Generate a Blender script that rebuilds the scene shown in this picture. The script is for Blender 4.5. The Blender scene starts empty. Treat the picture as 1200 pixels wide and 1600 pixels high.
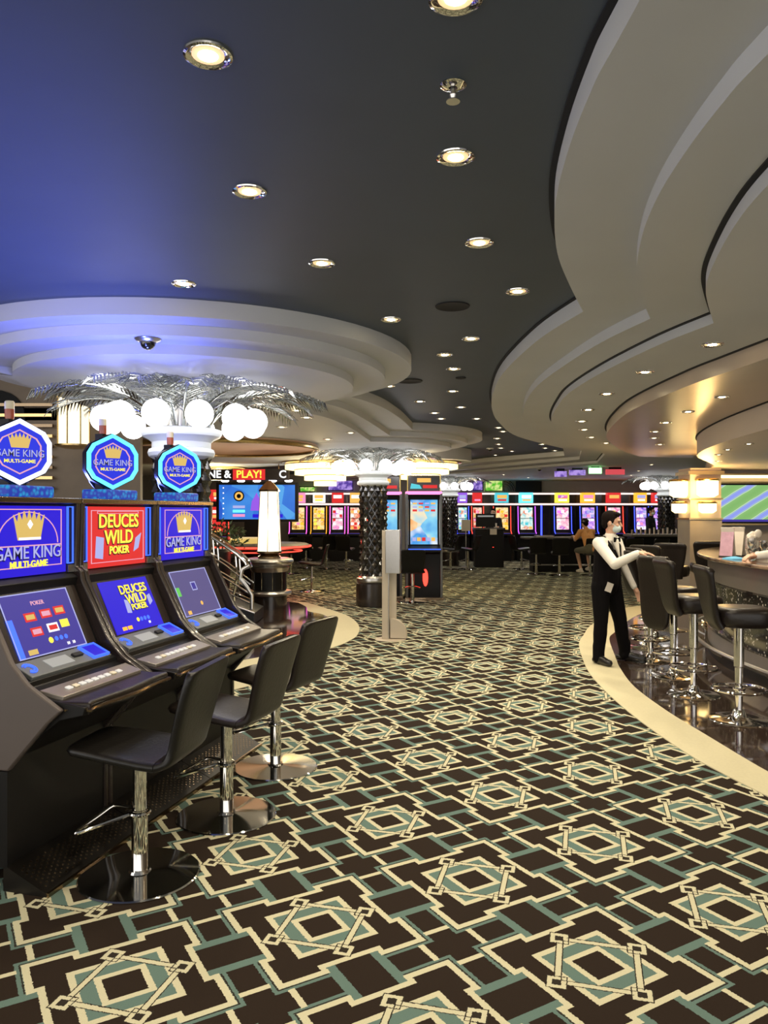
import bpy, bmesh, math, random
from mathutils import Vector, Matrix
random.seed(7)
PI = math.pi
C = bpy.context.scene.collection
SC = bpy.context.scene

# ------------------------------------------------------------------ camera, world, exposure
EYE = 1.65
cam_d = bpy.data.cameras.new('camera'); cam = bpy.data.objects.new('camera', cam_d); C.objects.link(cam)
cam.location = (0, 0, EYE); cam.rotation_euler = (PI/2, 0, 0)
cam_d.sensor_fit = 'VERTICAL'; cam_d.sensor_height = 24; cam_d.lens = 18.0; cam_d.clip_start = .05; cam_d.clip_end = 100
SC.camera = cam
w = bpy.data.worlds.new('world'); SC.world = w; w.use_nodes = True
w.node_tree.nodes['Background'].inputs[0].default_value = (1.0, .96, .92, 1)
w.node_tree.nodes['Background'].inputs[1].default_value = 2.3
SC.view_settings.view_transform = 'Standard'; SC.view_settings.look = 'None'
SC.view_settings.exposure = 0.0; SC.view_settings.gamma = 1; SC.view_settings.use_curve_mapping = False
SC.cycles.use_denoising = True
SC.cycles.max_bounces = 8; SC.cycles.diffuse_bounces = 4; SC.cycles.glossy_bounces = 4
SC.cycles.sample_clamp_indirect = 6.0
DOWN_W = 45.0          # one downlight, watts
Z0, Z1, Z2, Z3, Z4, Z5 = 3.0, 2.89, 2.817, 2.75, 2.63, 2.39     # ceiling levels

# ------------------------------------------------------------------ materials
def mat(name, col, rough=.5, metal=0., em=None, es=0., noise=0., nscale=20., bump=0., coat=0., trans=0., alpha=1., spec=None):
    m = bpy.data.materials.new(name); m.use_nodes = True
    nt = m.node_tree; b = nt.nodes['Principled BSDF']
    b.inputs['Base Color'].default_value = (*col, 1); b.inputs['Roughness'].default_value = rough
    b.inputs['Metallic'].default_value = metal
    if spec is not None: b.inputs['Specular IOR Level'].default_value = spec
    if coat: b.inputs['Coat Weight'].default_value = coat; b.inputs['Coat Roughness'].default_value = .08
    if trans: b.inputs['Transmission Weight'].default_value = trans
    if alpha < 1: b.inputs['Alpha'].default_value = alpha
    if em: b.inputs['Emission Color'].default_value = (*em, 1); b.inputs['Emission Strength'].default_value = es
    if noise or bump:
        tc = nt.nodes.new('ShaderNodeTexCoord'); nz = nt.nodes.new('ShaderNodeTexNoise')
        nz.inputs['Scale'].default_value = nscale; nz.inputs['Detail'].default_value = 3
        nt.links.new(tc.outputs['Object'], nz.inputs['Vector'])
        if noise:
            r = nt.nodes.new('ShaderNodeMixRGB'); r.blend_type = 'MULTIPLY'; r.inputs[0].default_value = 1
            r.inputs[1].default_value = (*col, 1)
            mr = nt.nodes.new('ShaderNodeMapRange'); mr.inputs[3].default_value = 1-noise; mr.inputs[4].default_value = 1+noise*.3
            nt.links.new(nz.outputs[0], mr.inputs[0]); nt.links.new(mr.outputs[0], r.inputs[2])
            nt.links.new(r.outputs[0], b.inputs['Base Color'])
        if bump:
            bp = nt.nodes.new('ShaderNodeBump'); bp.inputs['Strength'].default_value = bump; bp.inputs['Distance'].default_value = .01
            nt.links.new(nz.outputs[0], bp.inputs['Height']); nt.links.new(bp.outputs[0], b.inputs['Normal'])
    return m
def glow(name, col, s, base=(.01,.01,.01), rough=.35): return mat(name, base, rough, em=col, es=s, spec=.2)

M = {}
M['dark_ceiling'] = mat('dark_ceiling_paint', (.056,.074,.098), .55, noise=.15, nscale=3)
M['soffit'] = mat('soffit_paint', (.54,.55,.55), .6, noise=.08, nscale=2)
M['soffit_warm'] = mat('warm_soffit_paint', (.52,.42,.32), .28, noise=.1, nscale=3)
M['soffit_bar'] = mat('bar_soffit_paint', (.62,.52,.42), .4, noise=.08, nscale=3)
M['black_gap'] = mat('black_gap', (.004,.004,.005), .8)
M['wall_brown'] = mat('brown_wall', (.20,.15,.10), .5, noise=.3, nscale=4)
M['wall_grey'] = mat('grey_panel_wall', (.34,.31,.28), .45, noise=.15, nscale=5)
M['chrome'] = mat('chrome', (.80,.78,.74), .07, 1.0)
M['frond_metal'] = mat('frond_metal', (.50,.52,.50), .16, 1.0)
M['brushed'] = mat('brushed_steel', (.62,.60,.56), .28, 1.0, noise=.1, nscale=30)
M['bronze'] = mat('bronze_trim', (.30,.22,.14), .25, 1.0, noise=.1)
M['gold'] = mat('gold_trim', (.75,.55,.25), .25, 1.0)
M['leather'] = mat('black_leather', (.007,.006,.005), .36, spec=.35, noise=.3, nscale=60, bump=.12)
M['leather_brown'] = mat('dark_brown_leather', (.014,.010,.008), .34, spec=.4, noise=.3, nscale=50, bump=.12)
M['cab_black'] = mat('black_cabinet', (.005,.0045,.0045), .42, spec=.25, noise=.2, nscale=8)
M['cab_dark'] = mat('dark_brown_cabinet', (.022,.015,.012), .25, coat=.3, noise=.2, nscale=12)
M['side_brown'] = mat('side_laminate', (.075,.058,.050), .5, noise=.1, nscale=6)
M['kick'] = mat('perforated_kick', (.02,.017,.014), .35, .6)
M['panel_grey'] = mat('player_panel', (.13,.14,.14), .4, noise=.1)
M['buttonstrip'] = mat('button_strip', (.30,.27,.24), .30, .5, noise=.08)
M['cream'] = mat('cream_plastic', (.72,.66,.50), .4)
M['white_glow'] = glow('white_button', (1,.97,.9), .35, (.45,.45,.45))
M['lcd'] = glow('lcd', (.5,.55,.55), .35, (.2,.2,.2))
M['bulb'] = glow('warm_bulb', (1,.80,.45), 45, (.9,.9,.9))
M['bulbfar'] = glow('far_bulb', (1,.82,.52), 14, (.9,.9,.9))
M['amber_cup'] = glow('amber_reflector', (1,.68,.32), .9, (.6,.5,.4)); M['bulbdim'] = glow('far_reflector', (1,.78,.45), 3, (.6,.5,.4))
M['globe'] = glow('opal_globe', (1,.97,.97), 6.5, (.7,.7,.7))
M['lantern'] = glow('lantern_glass', (1,.88,.64), 1.35, (.4,.38,.3))
M['crystal'] = glow('crystal_rods', (1,.80,.38), 1.9, (.9,.8,.6), .15)
M['sconce'] = glow('sconce_glass', (1,.72,.30), 5.0, (.9,.8,.6))
M['blue'] = glow('blue_screen', (.022,.008,.70), 1.0)
M['blue2'] = glow('bright_blue', (.05,.14,1.0), 1.6)
M['bluedim'] = glow('violet_blue_screen', (.06,.045,.36), .9)
M['violet'] = glow('grey_violet_screen', (.12,.10,.28), .9)
M['cyan'] = glow('cyan_neon', (.10,.75,1.0), 2.2)
M['neonwhite'] = glow('pale_neon', (.75,.80,1.0), 2.2)
M['redscreen'] = glow('red_screen', (.80,.03,.03), 1.0)
M['yellow'] = glow('yellow_letters', (1,.85,.08), 1.2)
M['goldlit'] = glow('lit_gold', (.85,.58,.16), .9)
M['pink'] = glow('pink_line', (.95,.45,.6), .9)
M['lilac'] = glow('lilac_letters', (.50,.52,.95), .9)
M['white'] = glow('white_letters', (1,1,1), 1.2)
M['orange'] = glow('orange_letters', (1,.40,.03), 1.6)
M['redneon'] = glow('red_neon', (1,.05,.03), 3.0)
M['navyink'] = mat('navy_ink', (.01,.01,.05), .4)
M['green'] = glow('green_screen', (.15,.65,.12), 1.0)
M['silverletter'] = glow('silver_letters', (.42,.45,.80), .8)
M['rubber'] = mat('rubber', (.012,.012,.012), .7)
M['shaft'] = mat('black_quilted_glass', (.006,.005,.005), .20, noise=.2, nscale=10, coat=.6, spec=.8)
M['capital'] = mat('pale_plaster', (.62,.66,.66), .35)
M['shirt'] = mat('white_shirt', (.78,.74,.66), .8, noise=.1, nscale=15, bump=.2)
M['vest'] = mat('black_vest', (.004,.003,.0035), .85, spec=.12, noise=.2)
M['trouser'] = mat('black_trousers', (.003,.0025,.003), .85, spec=.12, noise=.2)
M['shoe'] = mat('black_shoe', (.012,.011,.010), .25)
M['skin'] = mat('skin', (.62,.36,.24), .55, noise=.1, nscale=30)
M['hair'] = mat('dark_hair', (.010,.006,.005), .85, spec=.1, noise=.4, nscale=80, bump=.4)
M['mask'] = mat('pale_face_mask', (.55,.66,.64), .8)
M['orange_shirt'] = mat('orange_shirt', (.80,.38,.13), .85, noise=.15)
M['khaki'] = mat('khaki_shorts', (.12,.11,.07), .85)
M['suit'] = mat('charcoal_suit', (.012,.013,.017), .8, spec=.2)
M['felt'] = mat('dark_table_top', (.10,.09,.08), .5, noise=.2)
M['leaf'] = mat('plant_leaf', (.035,.06,.02), .6, noise=.5, nscale=40)
M['redflower'] = mat('red_flower', (.45,.04,.03), .6)
M['paper'] = mat('printed_card', (.60,.55,.48), .6)
M['pinkcard'] = mat('pink_card', (.60,.36,.46), .5, noise=.3, nscale=25)
M['glass'] = mat('clear_glass', (.95,.95,.95), .02, trans=1.0)
M['bluecloth'] = mat('blue_napkin', (.10,.38,.62), .8, noise=.2)
M['magenta'] = glow('magenta_neon', (1,.12,.65), 2.2)
M['purple'] = glow('purple_screen', (.30,.10,.75), 1.1)
M['amber'] = glow('amber_screen', (1,.55,.12), 1.0)
M['teal_glow'] = glow('teal_screen', (.10,.65,.75), 1.0)
M['pinkscreen'] = glow('pink_screen', (.95,.30,.55), 1.1)
M['warmneon'] = glow('warm_white_neon', (1,.72,.66), 1.5)
M['blueneon'] = glow('blue_neon', (.05,.08,1), 3.0)

def art(name, cols, scale=5., es=1.1):
    m = glow(name, cols[0], es); nt = m.node_tree; v = nt.nodes.new('ShaderNodeTexVoronoi'); v.inputs['Scale'].default_value = scale; v.inputs['Randomness'].default_value = .9
    nz = nt.nodes.new('ShaderNodeTexNoise'); nz.inputs['Scale'].default_value = scale*.8; mx = nt.nodes.new('ShaderNodeMixRGB'); mx.inputs[0].default_value = .6
    tc = nt.nodes.new('ShaderNodeTexCoord'); nt.links.new(tc.outputs['Object'], v.inputs['Vector']); nt.links.new(tc.outputs['Object'], nz.inputs['Vector'])
    s_ = nt.nodes.new('ShaderNodeSeparateColor'); nt.links.new(v.outputs['Color'], s_.inputs[0]); nt.links.new(s_.outputs[0], mx.inputs[1]); nt.links.new(nz.outputs[0], mx.inputs[2])
    r = nt.nodes.new('ShaderNodeValToRGB'); e = r.color_ramp.elements; k = len(cols)
    e[0].position = .28; e[0].color = (*cols[0],1); e[1].position = .72; e[1].color = (*cols[-1],1)
    for i in range(1, k-1): q = e.new(.28+.44*i/(k-1)); q.color = (*cols[i],1)
    nt.links.new(mx.outputs[0], r.inputs[0]); nt.links.new(r.outputs[0], nt.nodes['Principled BSDF'].inputs['Emission Color']); return m
M['art_tall'] = art('tall_screen_art', [(.90,.35,.08),(.95,.75,.45),(.25,.65,.85),(.05,.30,.75),(.85,.90,.95)], 3.2)
M['art_gold'] = art('gold_reels', [(.35,.12,.03),(.95,.60,.15),(1,.85,.5),(.7,.25,.05)], 9)
M['art_pink'] = art('pink_reels', [(.80,.12,.40),(.95,.55,.65),(1,.9,.9),(.55,.10,.60)], 8)
M['art_red'] = art('red_reels', [(.75,.04,.05),(.95,.35,.20),(1,.80,.6),(.5,.02,.05)], 9)
M['art_teal'] = art('teal_reels', [(.10,.55,.60),(.65,.85,.80),(.95,.90,.80),(.75,.25,.15)], 8)
M['art_purple'] = art('purple_reels', [(.10,.08,.70),(.65,.30,.85),(.95,.70,.95),(.25,.15,.8)], 8)
# node-expression helper for procedural patterns
class N:
    nt = None
    def __init__(s, sock): s.s = sock
    @staticmethod
    def op(o, *a):
        n = N.nt.nodes.new('ShaderNodeMath'); n.operation = o
        for i, x in enumerate(a):
            if isinstance(x, N): N.nt.links.new(x.s, n.inputs[i])
            else: n.inputs[i].default_value = x
        return N(n.outputs[0])
    def __add__(s, o): return N.op('ADD', s, o)
    def __sub__(s, o): return N.op('SUBTRACT', s, o)
    def __mul__(s, o): return N.op('MULTIPLY', s, o)
    def abs(s): return N.op('ABSOLUTE', s)
    def lt(s, v): return N.op('LESS_THAN', s, v)
    def gt(s, v): return N.op('GREATER_THAN', s, v)
    def max(s, o): return N.op('MAXIMUM', s, o)
    def min(s, o): return N.op('MINIMUM', s, o)
    def near(s, v, h): return (s - v).abs().lt(h)

def carpet_material():
    m = bpy.data.materials.new('patterned_carpet'); m.use_nodes = True
    nt = m.node_tree; N.nt = nt; b = nt.nodes['Principled BSDF']; b.inputs['Roughness'].default_value = .95
    b.inputs['Specular IOR Level'].default_value = .1
    g = nt.nodes.new('ShaderNodeNewGeometry'); sx = nt.nodes.new('ShaderNodeSeparateXYZ'); 
    nz = nt.nodes.new('ShaderNodeTexNoise'); nz.inputs['Scale'].default_value = 110; nz.inputs['Detail'].default_value = 1
    nt.links.new(g.outputs['Position'], nz.inputs['Vector']); nt.links.new(g.outputs['Position'], sx.inputs[0])
    nn = N(nz.outputs[0]) - .5
    X = N(sx.outputs[0]) + nn*.008; Y = N(sx.outputs[1]) + nn*.008
    P = .756; a = math.radians(30.4); cx, cy = -.254, 3.068
    ca, sa = math.cos(a)/P, math.sin(a)/P
    U = (X-cx)*ca + (Y-cy)*sa; V = (Y-cy)*ca - (X-cx)*sa
    u = (U - N.op('ROUND', U)).abs(); v = (V - N.op('ROUND', V)).abs()
    mm = u.max(v); n = u.min(v)
    # cream lines
    cream = mm.near(.385,.017)*n.gt(.140)*n.lt(.402)
    cream = cream.max(mm.near(.340,.017)*n.lt(.172))
    cream = cream.max(n.near(.157,.015)*mm.gt(.33)*mm.lt(.40))
    cream = cream.max(n.near(.352,.016)*mm.gt(.425))
    cream = cream.max(mm.near(.208,.017)).max(mm.near(.104,.016))
    dia = ((mm + n) - .262).abs()
    cream = cream.max(dia.lt(.019)*mm.lt(.25))
    q = (mm - .268).abs() + n
    cream = cream.max(q.lt(.062)*q.gt(.030))
    # dark outlines that separate the weave
    dark = dia.gt(.019)*dia.lt(.027)*mm.lt(.25)
    dark = dark.max(q.lt(.030)).max(q.gt(.062)*q.lt(.070))
    dark = dark.max((mm - .408).abs().lt(.004)*n.gt(.15))
    teal = mm.gt(.118)*mm.lt(.195)
    teal = teal.max(n.gt(.097)*n.lt(.150)*mm.gt(.357))
    teal = teal.max(mm.gt(.400)*mm.lt(.432)*n.gt(.15)*n.lt(.432))
    base = nt.nodes.new('ShaderNodeMixRGB'); base.inputs[1].default_value = (.024,.016,.011,1); base.inputs[2].default_value = (.115,.18,.155,1)
    nt.links.new(teal.s, base.inputs[0])
    c2 = nt.nodes.new('ShaderNodeMixRGB'); c2.inputs[2].default_value = (.56,.53,.36,1)
    nt.links.new(base.outputs[0], c2.inputs[1]); nt.links.new(cream.s, c2.inputs[0])
    c3 = nt.nodes.new('ShaderNodeMixRGB'); c3.inputs[2].default_value = (.03,.024,.018,1)
    nt.links.new(c2.outputs[0], c3.inputs[1]); nt.links.new((dark*mm.lt(.45)).s, c3.inputs[0])
    f = nt.nodes.new('ShaderNodeTexNoise'); f.inputs['Scale'].default_value = 350; nt.links.new(g.outputs['Position'], f.inputs['Vector'])
    mu = nt.nodes.new('ShaderNodeMixRGB'); mu.blend_type = 'MULTIPLY'; mu.inputs[0].default_value = 1
    mr = nt.nodes.new('ShaderNodeMapRange'); mr.inputs[3].default_value = .72; mr.inputs[4].default_value = 1.28
    nt.links.new(f.outputs[0], mr.inputs[0]); nt.links.new(mr.outputs[0], mu.inputs[2]); nt.links.new(c3.outputs[0], mu.inputs[1])
    nt.links.new(mu.outputs[0], b.inputs['Base Color'])
    bp = nt.nodes.new('ShaderNodeBump'); bp.inputs['Strength'].default_value = .3; bp.inputs['Distance'].default_value = .004
    nt.links.new(f.outputs[0], bp.inputs['Height']); nt.links.new(bp.outputs[0], b.inputs['Normal'])
    return m
M['carpet'] = carpet_material()

def tile_material():
    m = mat('polished_dark_tile', (.035,.022,.016), .06, coat=.3); nt = m.node_tree; b = nt.nodes['Principled BSDF']
    g = nt.nodes.new('ShaderNodeNewGeometry'); br = nt.nodes.new('ShaderNodeTexBrick')
    br.offset = 0; br.inputs['Scale'].default_value = 1
    br.inputs['Brick Width'].default_value = .45; br.inputs['Row Height'].default_value = .45; br.inputs['Mortar Size'].default_value = .004
    br.inputs['Color1'].default_value = (.040,.025,.018,1); br.inputs['Color2'].default_value = (.030,.020,.016,1); br.inputs['Mortar'].default_value = (.10,.07,.05,1)
    nt.links.new(g.outputs['Position'], br.inputs['Vector']); nt.links.new(br.outputs['Color'], b.inputs['Base Color'])
    return m
M['tile'] = tile_material()
M['border'] = mat('cream_stone_border', (.60,.55,.36), .75, noise=.12, nscale=60)

def mosaic_material():
    m = mat('black_mosaic', (.01,.01,.01), .12, coat=.5); nt = m.node_tree; b = nt.nodes['Principled BSDF']
    tc = nt.nodes.new('ShaderNodeTexCoord'); v = nt.nodes.new('ShaderNodeTexVoronoi'); v.inputs['Scale'].default_value = 55
    nt.links.new(tc.outputs['Object'], v.inputs['Vector'])
    s = nt.nodes.new('ShaderNodeSeparateColor'); nt.links.new(v.outputs['Color'], s.inputs[0])
    r = nt.nodes.new('ShaderNodeValToRGB'); r.color_ramp.elements[0].position = .80; r.color_ramp.elements[0].color = (.006,.006,.006,1)
    r.color_ramp.elements[1].position = .93; r.color_ramp.elements[1].color = (.45,.42,.38,1); r.color_ramp.interpolation = 'CONSTANT'
    nt.links.new(s.outputs[0], r.inputs[0]); nt.links.new(r.outputs[0], b.inputs['Base Color'])
    bp = nt.nodes.new('ShaderNodeBump'); bp.inputs['Strength'].default_value = .8; bp.inputs['Distance'].default_value = .01
    nt.links.new(s.outputs[1], bp.inputs['Height']); nt.links.new(bp.outputs[0], b.inputs['Normal'])
    return m
M['mosaic'] = mosaic_material()
def counter_material():
    m = mat('polished_brown_stone', (.10,.06,.04), .10, coat=.5); nt = m.node_tree; b = nt.nodes['Principled BSDF']
    g = nt.nodes.new('ShaderNodeNewGeometry'); n = nt.nodes.new('ShaderNodeTexNoise'); n.inputs['Scale'].default_value = 5; n.inputs['Detail'].default_value = 6
    r = nt.nodes.new('ShaderNodeValToRGB'); r.color_ramp.elements[0].position = .35; r.color_ramp.elements[0].color = (.06,.035,.025,1)
    r.color_ramp.elements[1].position = .7; r.color_ramp.elements[1].color = (.30,.20,.13,1)
    nt.links.new(g.outputs['Position'], n.inputs['Vector']); nt.links.new(n.outputs[0], r.inputs[0]); nt.links.new(r.outputs[0], b.inputs['Base Color'])
    return m
M['counter'] = counter_material()

# ------------------------------------------------------------------ mesh builder
class MB:
    def __init__(s): s.V = []; s.F = []; s.I = []; s.T = None
    def add(s, vs, fs, mi=0):
        o = len(s.V)
        s.V += [tuple(s.T @ Vector(v)) if s.T else tuple(v) for v in vs]
        s.F += [[o+i for i in f] for f in fs]; s.I += [mi]*len(fs); return s
    def box(s, x0, x1, y0, y1, z0, z1, mi=0):
        v = [(x,y,z) for z in (z0,z1) for y in (y0,y1) for x in (x0,x1)]
        return s.add(v, [(0,2,3,1),(4,5,7,6),(0,1,5,4),(2,6,7,3),(0,4,6,2),(1,3,7,5)], mi)
    def loft(s, rings, mi=0, cap=True, closed=False):
        n = len(rings[0]); v = [p for r in rings for p in r]; f = []
        R = len(rings)
        for i in range(R if closed else R-1):
            j = (i+1) % R
            for k in range(n):
                l = (k+1) % n; f.append((i*n+k, i*n+l, j*n+l, j*n+k))
        if cap and not closed: f.append(tuple(range(n-1,-1,-1))); f.append(tuple((R-1)*n+k for k in range(n)))
        return s.add(v, f, mi)
    def lathe(s, prof, c=(0,0,0), n=32, mi=0, sx=1, sy=1):
        rings = [[(c[0]+max(r,1e-4)*math.cos(2*PI*k/n)*sx, c[1]+max(r,1e-4)*math.sin(2*PI*k/n)*sy, c[2]+z) for k in range(n)] for r, z in prof]
        return s.loft(rings, mi)
    def tube(s, pts, r, n=8, mi=0, closed=False):
        pts = [Vector(p) for p in pts]; m = len(pts); rs = r if isinstance(r, (list,tuple)) else [r]*m
        rings = []; up = None
        for i, p in enumerate(pts):
            a = pts[i-1] if i or closed else pts[0]; b = pts[(i+1) % m] if i < m-1 or closed else pts[-1]
            t = (b-a).normalized()
            if up is None: up = t.orthogonal().normalized()
            up = (up - t*up.dot(t)).normalized(); q = t.cross(up)
            rings.append([tuple(p + (up*math.cos(2*PI*k/n) + q*math.sin(2*PI*k/n))*rs[i]) for k in range(n)])
        return s.loft(rings, mi, closed=closed)
    def torus(s, c, R, r, n=32, m=8, mi=0):
        return s.tube([(c[0]+R*math.cos(2*PI*k/n), c[1]+R*math.sin(2*PI*k/n), c[2]) for k in range(n)], r, m, mi, closed=True)
    def sphere(s, c, r, n=20, m=12, mi=0, sc=(1,1,1)):
        rings = [[(c[0]+r*sc[0]*math.sin(PI*i/m)*math.cos(2*PI*k/n), c[1]+r*sc[1]*math.sin(PI*i/m)*math.sin(2*PI*k/n), c[2]-r*sc[2]*math.cos(PI*i/m)) for k in range(n)] for i in range(1, m)]
        s.loft(rings, mi, cap=False); o = len(s.V); nn = n
        base = o - n*(m-1)
        b = Vector((c[0],c[1],c[2]-r*sc[2])); t = Vector((c[0],c[1],c[2]+r*sc[2]))
        if s.T: b = s.T @ b; t = s.T @ t
        s.V += [tuple(b), tuple(t)]
        for k in range(n):
            l = (k+1) % n; s.F.append([o, base+l, base+k]); s.I.append(mi)
            s.F.append([o+1, base+n*(m-2)+k, base+n*(m-2)+l]); s.I.append(mi)
        return s
    def prism(s, poly, z0, z1, mi=0):
        return s.loft([[(x,y,z0) for x,y in poly], [(x,y,z1) for x,y in poly]], mi)
    def plate(s, pts, fr, t0, t1, mi=0):           # outline in a plane frame fr=(origin,right,up,normal), extruded t0..t1 along normal
        o, r, u, n = fr
        return s.loft([[tuple(o + r*a + u*b + n*t) for a, b in pts] for t in (t0, t1)], mi)
    def capsule(s, a, b, ra, rb, n=12, mi=0):
        a = Vector(a); b = Vector(b); t = (b-a); L = t.length
        if L < 1e-5: return s.sphere(a, ra, n, 8, mi)
        t /= L; up = t.orthogonal().normalized(); q = t.cross(up); rings = []
        seq = [(-math.cos(x)*ra, math.sin(x)*ra) for x in (.25,.7,1.15,PI/2)] + [(L+math.sin(x)*rb, math.cos(x)*rb) for x in (0,.45,.9,1.35)]
        for d, r in seq: rings.append([tuple(a + t*d + (up*math.cos(2*PI*k/n)+q*math.sin(2*PI*k/n))*r) for k in range(n)])
        return s.loft(rings, mi)
    def build(s, name, m, parent=None, bevel=0, sharp=35, seg=2, remesh=0, smooth=0):
        me = bpy.data.meshes.new(name); me.from_pydata(s.V, [], s.F)
        ms = m if isinstance(m, (list,tuple)) else [m]
        for x in ms: me.materials.append(M[x] if isinstance(x, str) else x)
        if len(ms) > 1: me.polygons.foreach_set('material_index', s.I)
        bm = bmesh.new(); bm.from_mesh(me); bmesh.ops.recalc_face_normals(bm, faces=bm.faces); bm.to_mesh(me); bm.free()
        me.polygons.foreach_set('use_smooth', [True]*len(me.polygons))
        if not remesh: me.set_sharp_from_angle(angle=math.radians(sharp))
        o = bpy.data.objects.new(name, me); C.objects.link(o)
        if parent: o.parent = parent
        if bevel:
            b = o.modifiers.new('bevel', 'BEVEL'); b.width = bevel; b.segments = seg; b.limit_method = 'ANGLE'; b.angle_limit = math.radians(40)
        if remesh:
            r = o.modifiers.new('remesh', 'REMESH'); r.mode = 'VOXEL'; r.voxel_size = remesh; r.use_smooth_shade = True
            if smooth: q = o.modifiers.new('smooth', 'SMOOTH'); q.iterations = smooth; q.factor = .5
        return o
def tag(o, label, cat, group=None, kind=None):
    if label: o['label'] = label
    if cat: o['category'] = cat
    if group: o['group'] = group
    if kind: o['kind'] = kind
    return o
def thing(name, label, cat, loc=(0,0,0), rz=0, group=None):
    o = bpy.data.objects.new(name, None); C.objects.link(o); o.location = loc; o.rotation_euler = (0,0,rz); o.empty_display_size = .1
    return tag(o, label, cat, group)
def struct(mb, name, m, **k): return tag(mb.build(name, m, **k), None, None, kind='structure')
def dup(root, loc, rz, label, group=None):
    kids = {}
    for o in list(SC.objects):
        if o.parent: kids.setdefault(o.parent.name, []).append(o)
    def cp(o, par):
        c = o.copy(); C.objects.link(c)
        if par: c.parent = par
        for ch in kids.get(o.name, []): cp(ch, c)
        return c
    r = cp(root, None); r.location = loc; r.rotation_euler = (0,0,rz); r['label'] = label
    if group: r['group'] = group
    return r
def catmull(P, n=8, closed=False):
    out = []; m = len(P)
    rng = range(m if closed else m-1)
    for i in rng:
        if closed: a, b, c, d = P[(i-1)%m], P[i], P[(i+1)%m], P[(i+2)%m]
        else: a, b, c, d = P[max(i-1,0)], P[i], P[i+1], P[min(i+2,m-1)]
        for k in range(n):
            t = k/n
            out.append(tuple(.5*(2*b[j]+(c[j]-a[j])*t+(2*a[j]-5*b[j]+4*c[j]-d[j])*t*t+(3*b[j]-a[j]-3*c[j]+d[j])*t**3) for j in range(len(b))))
    if not closed: out.append(tuple(P[-1]))
    return out
def sweep(mb, path, prof, side=1, mi=0):           # path 2-D, prof = closed outline of (offset to the left*side, z)
    rings = []
    for i, p in enumerate(path):
        a = path[max(i-1,0)]; b = path[min(i+1,len(path)-1)]
        tx, ty = b[0]-a[0], b[1]-a[1]; l = math.hypot(tx,ty) or 1; nx, ny = -ty/l*side, tx/l*side
        rings.append([(p[0]+nx*o, p[1]+ny*o, z) for o, z in prof])
    return mb.loft(rings, mi)
def offset(path, d):
    out = []
    for i, p in enumerate(path):
        a = path[max(i-1,0)]; b = path[min(i+1,len(path)-1)]
        tx, ty = b[0]-a[0], b[1]-a[1]; l = math.hypot(tx,ty) or 1
        out.append((p[0]-ty/l*d, p[1]+tx/l*d))
    return out
def ribbon(mb, path, widths, th, mi=0, n=5):        # path in xz, swept with width in y: padded shells
    rings = []; m = len(path)
    ths = th if isinstance(th, (list,tuple)) else [th]*m
    for i, (x, z) in enumerate(path):
        a = path[max(i-1,0)]; b = path[min(i+1,m-1)]; tx, tz = b[0]-a[0], b[1]-a[1]; l = math.hypot(tx,tz); nx, nz = -tz/l, tx/l
        w_, t_ = widths[i]/2, ths[i]/2; ring = []
        for k in range(4*n):
            an = 2*PI*(k+.5)/(4*n); c, s_ = math.cos(an), math.sin(an)
            yy = w_*math.copysign(abs(c)**.35, c); tt = t_*math.copysign(abs(s_)**.6, s_)
            ring.append((x+nx*tt, yy, z+nz*tt))
        rings.append(ring)
    return mb.loft(rings, mi)
_fonts = {}
def text(name, body, size, fr, m, parent, t=.004, off=0., sx=1., at=(0,0), depth=.0015, align='CENTER', lift=0):
    cu = bpy.data.curves.new(name, 'FONT'); cu.body = body; cu.size = size; cu.align_x = align; cu.align_y = 'CENTER'
    cu.extrude = depth; cu.offset = off; cu.resolution_u = 3
    tmp = bpy.data.objects.new('tmp', cu); C.objects.link(tmp)
    dg = bpy.context.evaluated_depsgraph_get(); me = bpy.data.meshes.new_from_object(tmp.evaluated_get(dg))
    bpy.data.objects.remove(tmp)
    o0, r, u, n = fr
    mx = Matrix(((r.x*sx,u.x,n.x,0),(r.y*sx,u.y,n.y,0),(r.z*sx,u.z,n.z,0),(0,0,0,1)))
    me.transform(Matrix.Translation(o0 + r*at[0] + u*at[1] + n*t) @ mx)
    me.materials.clear(); me.materials.append(M[m]); me.name = name
    o = bpy.data.objects.new(name, me); C.objects.link(o); o.parent = parent
    return o
def lamp(kind, name, loc, energy, col=(1,.85,.62), size=.1, parent=None, rot=None, spot=None):
    d = bpy.data.lights.new(name, kind); d.energy = energy; d.color = col
    if kind == 'AREA': d.size = size
    else: d.shadow_soft_size = size
    if spot: d.spot_size = math.radians(spot); d.spot_blend = .6
    o = bpy.data.objects.new(name, d); C.objects.link(o); o.location = loc
    if rot: o.rotation_euler = rot
    if parent: o.parent = parent
    return o
def fpt(px, py, z=0.):                               # a point of a horizontal plane at height z seen along a measured direction
    d = 1200*(EYE-z)/(py-800); return ((px-600)*d/1200, d)

# ------------------------------------------------------------------ setting: floor
fl = MB(); fl.box(-6.5, 12, -4, 3.4, -.05, 0); fl.box(-9, 12, 3.4, 27.5, -.05, 0); struct(fl, 'floor', 'carpet')
outer = [(4.6,-2.5),(3.3,.6),(2.75,2.2),(2.38,3.6),(2.22,4.45),(2.15,4.75),(2.07,5.2),(2.02,5.95),(2.02,6.73),(2.08,7.67),(2.2,8.46),(2.43,9.57),(2.68,10.3),(3.05,11.25),(3.96,13.0),(5.2,14.0)]
inner = [(5.0,-2.5),(3.7,.6),(3.12,2.2),(2.75,3.6),(2.50,4.6),(2.43,4.9),(2.38,5.63),(2.34,6.39),(2.36,7.25),(2.49,8.1),(2.60,8.6),(2.92,9.95),(3.15,10.5),(3.52,11.3),(4.3,12.6),(5.4,13.5)]
oc, ic = catmull(outer, 8), catmull(inner, 8)
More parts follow.
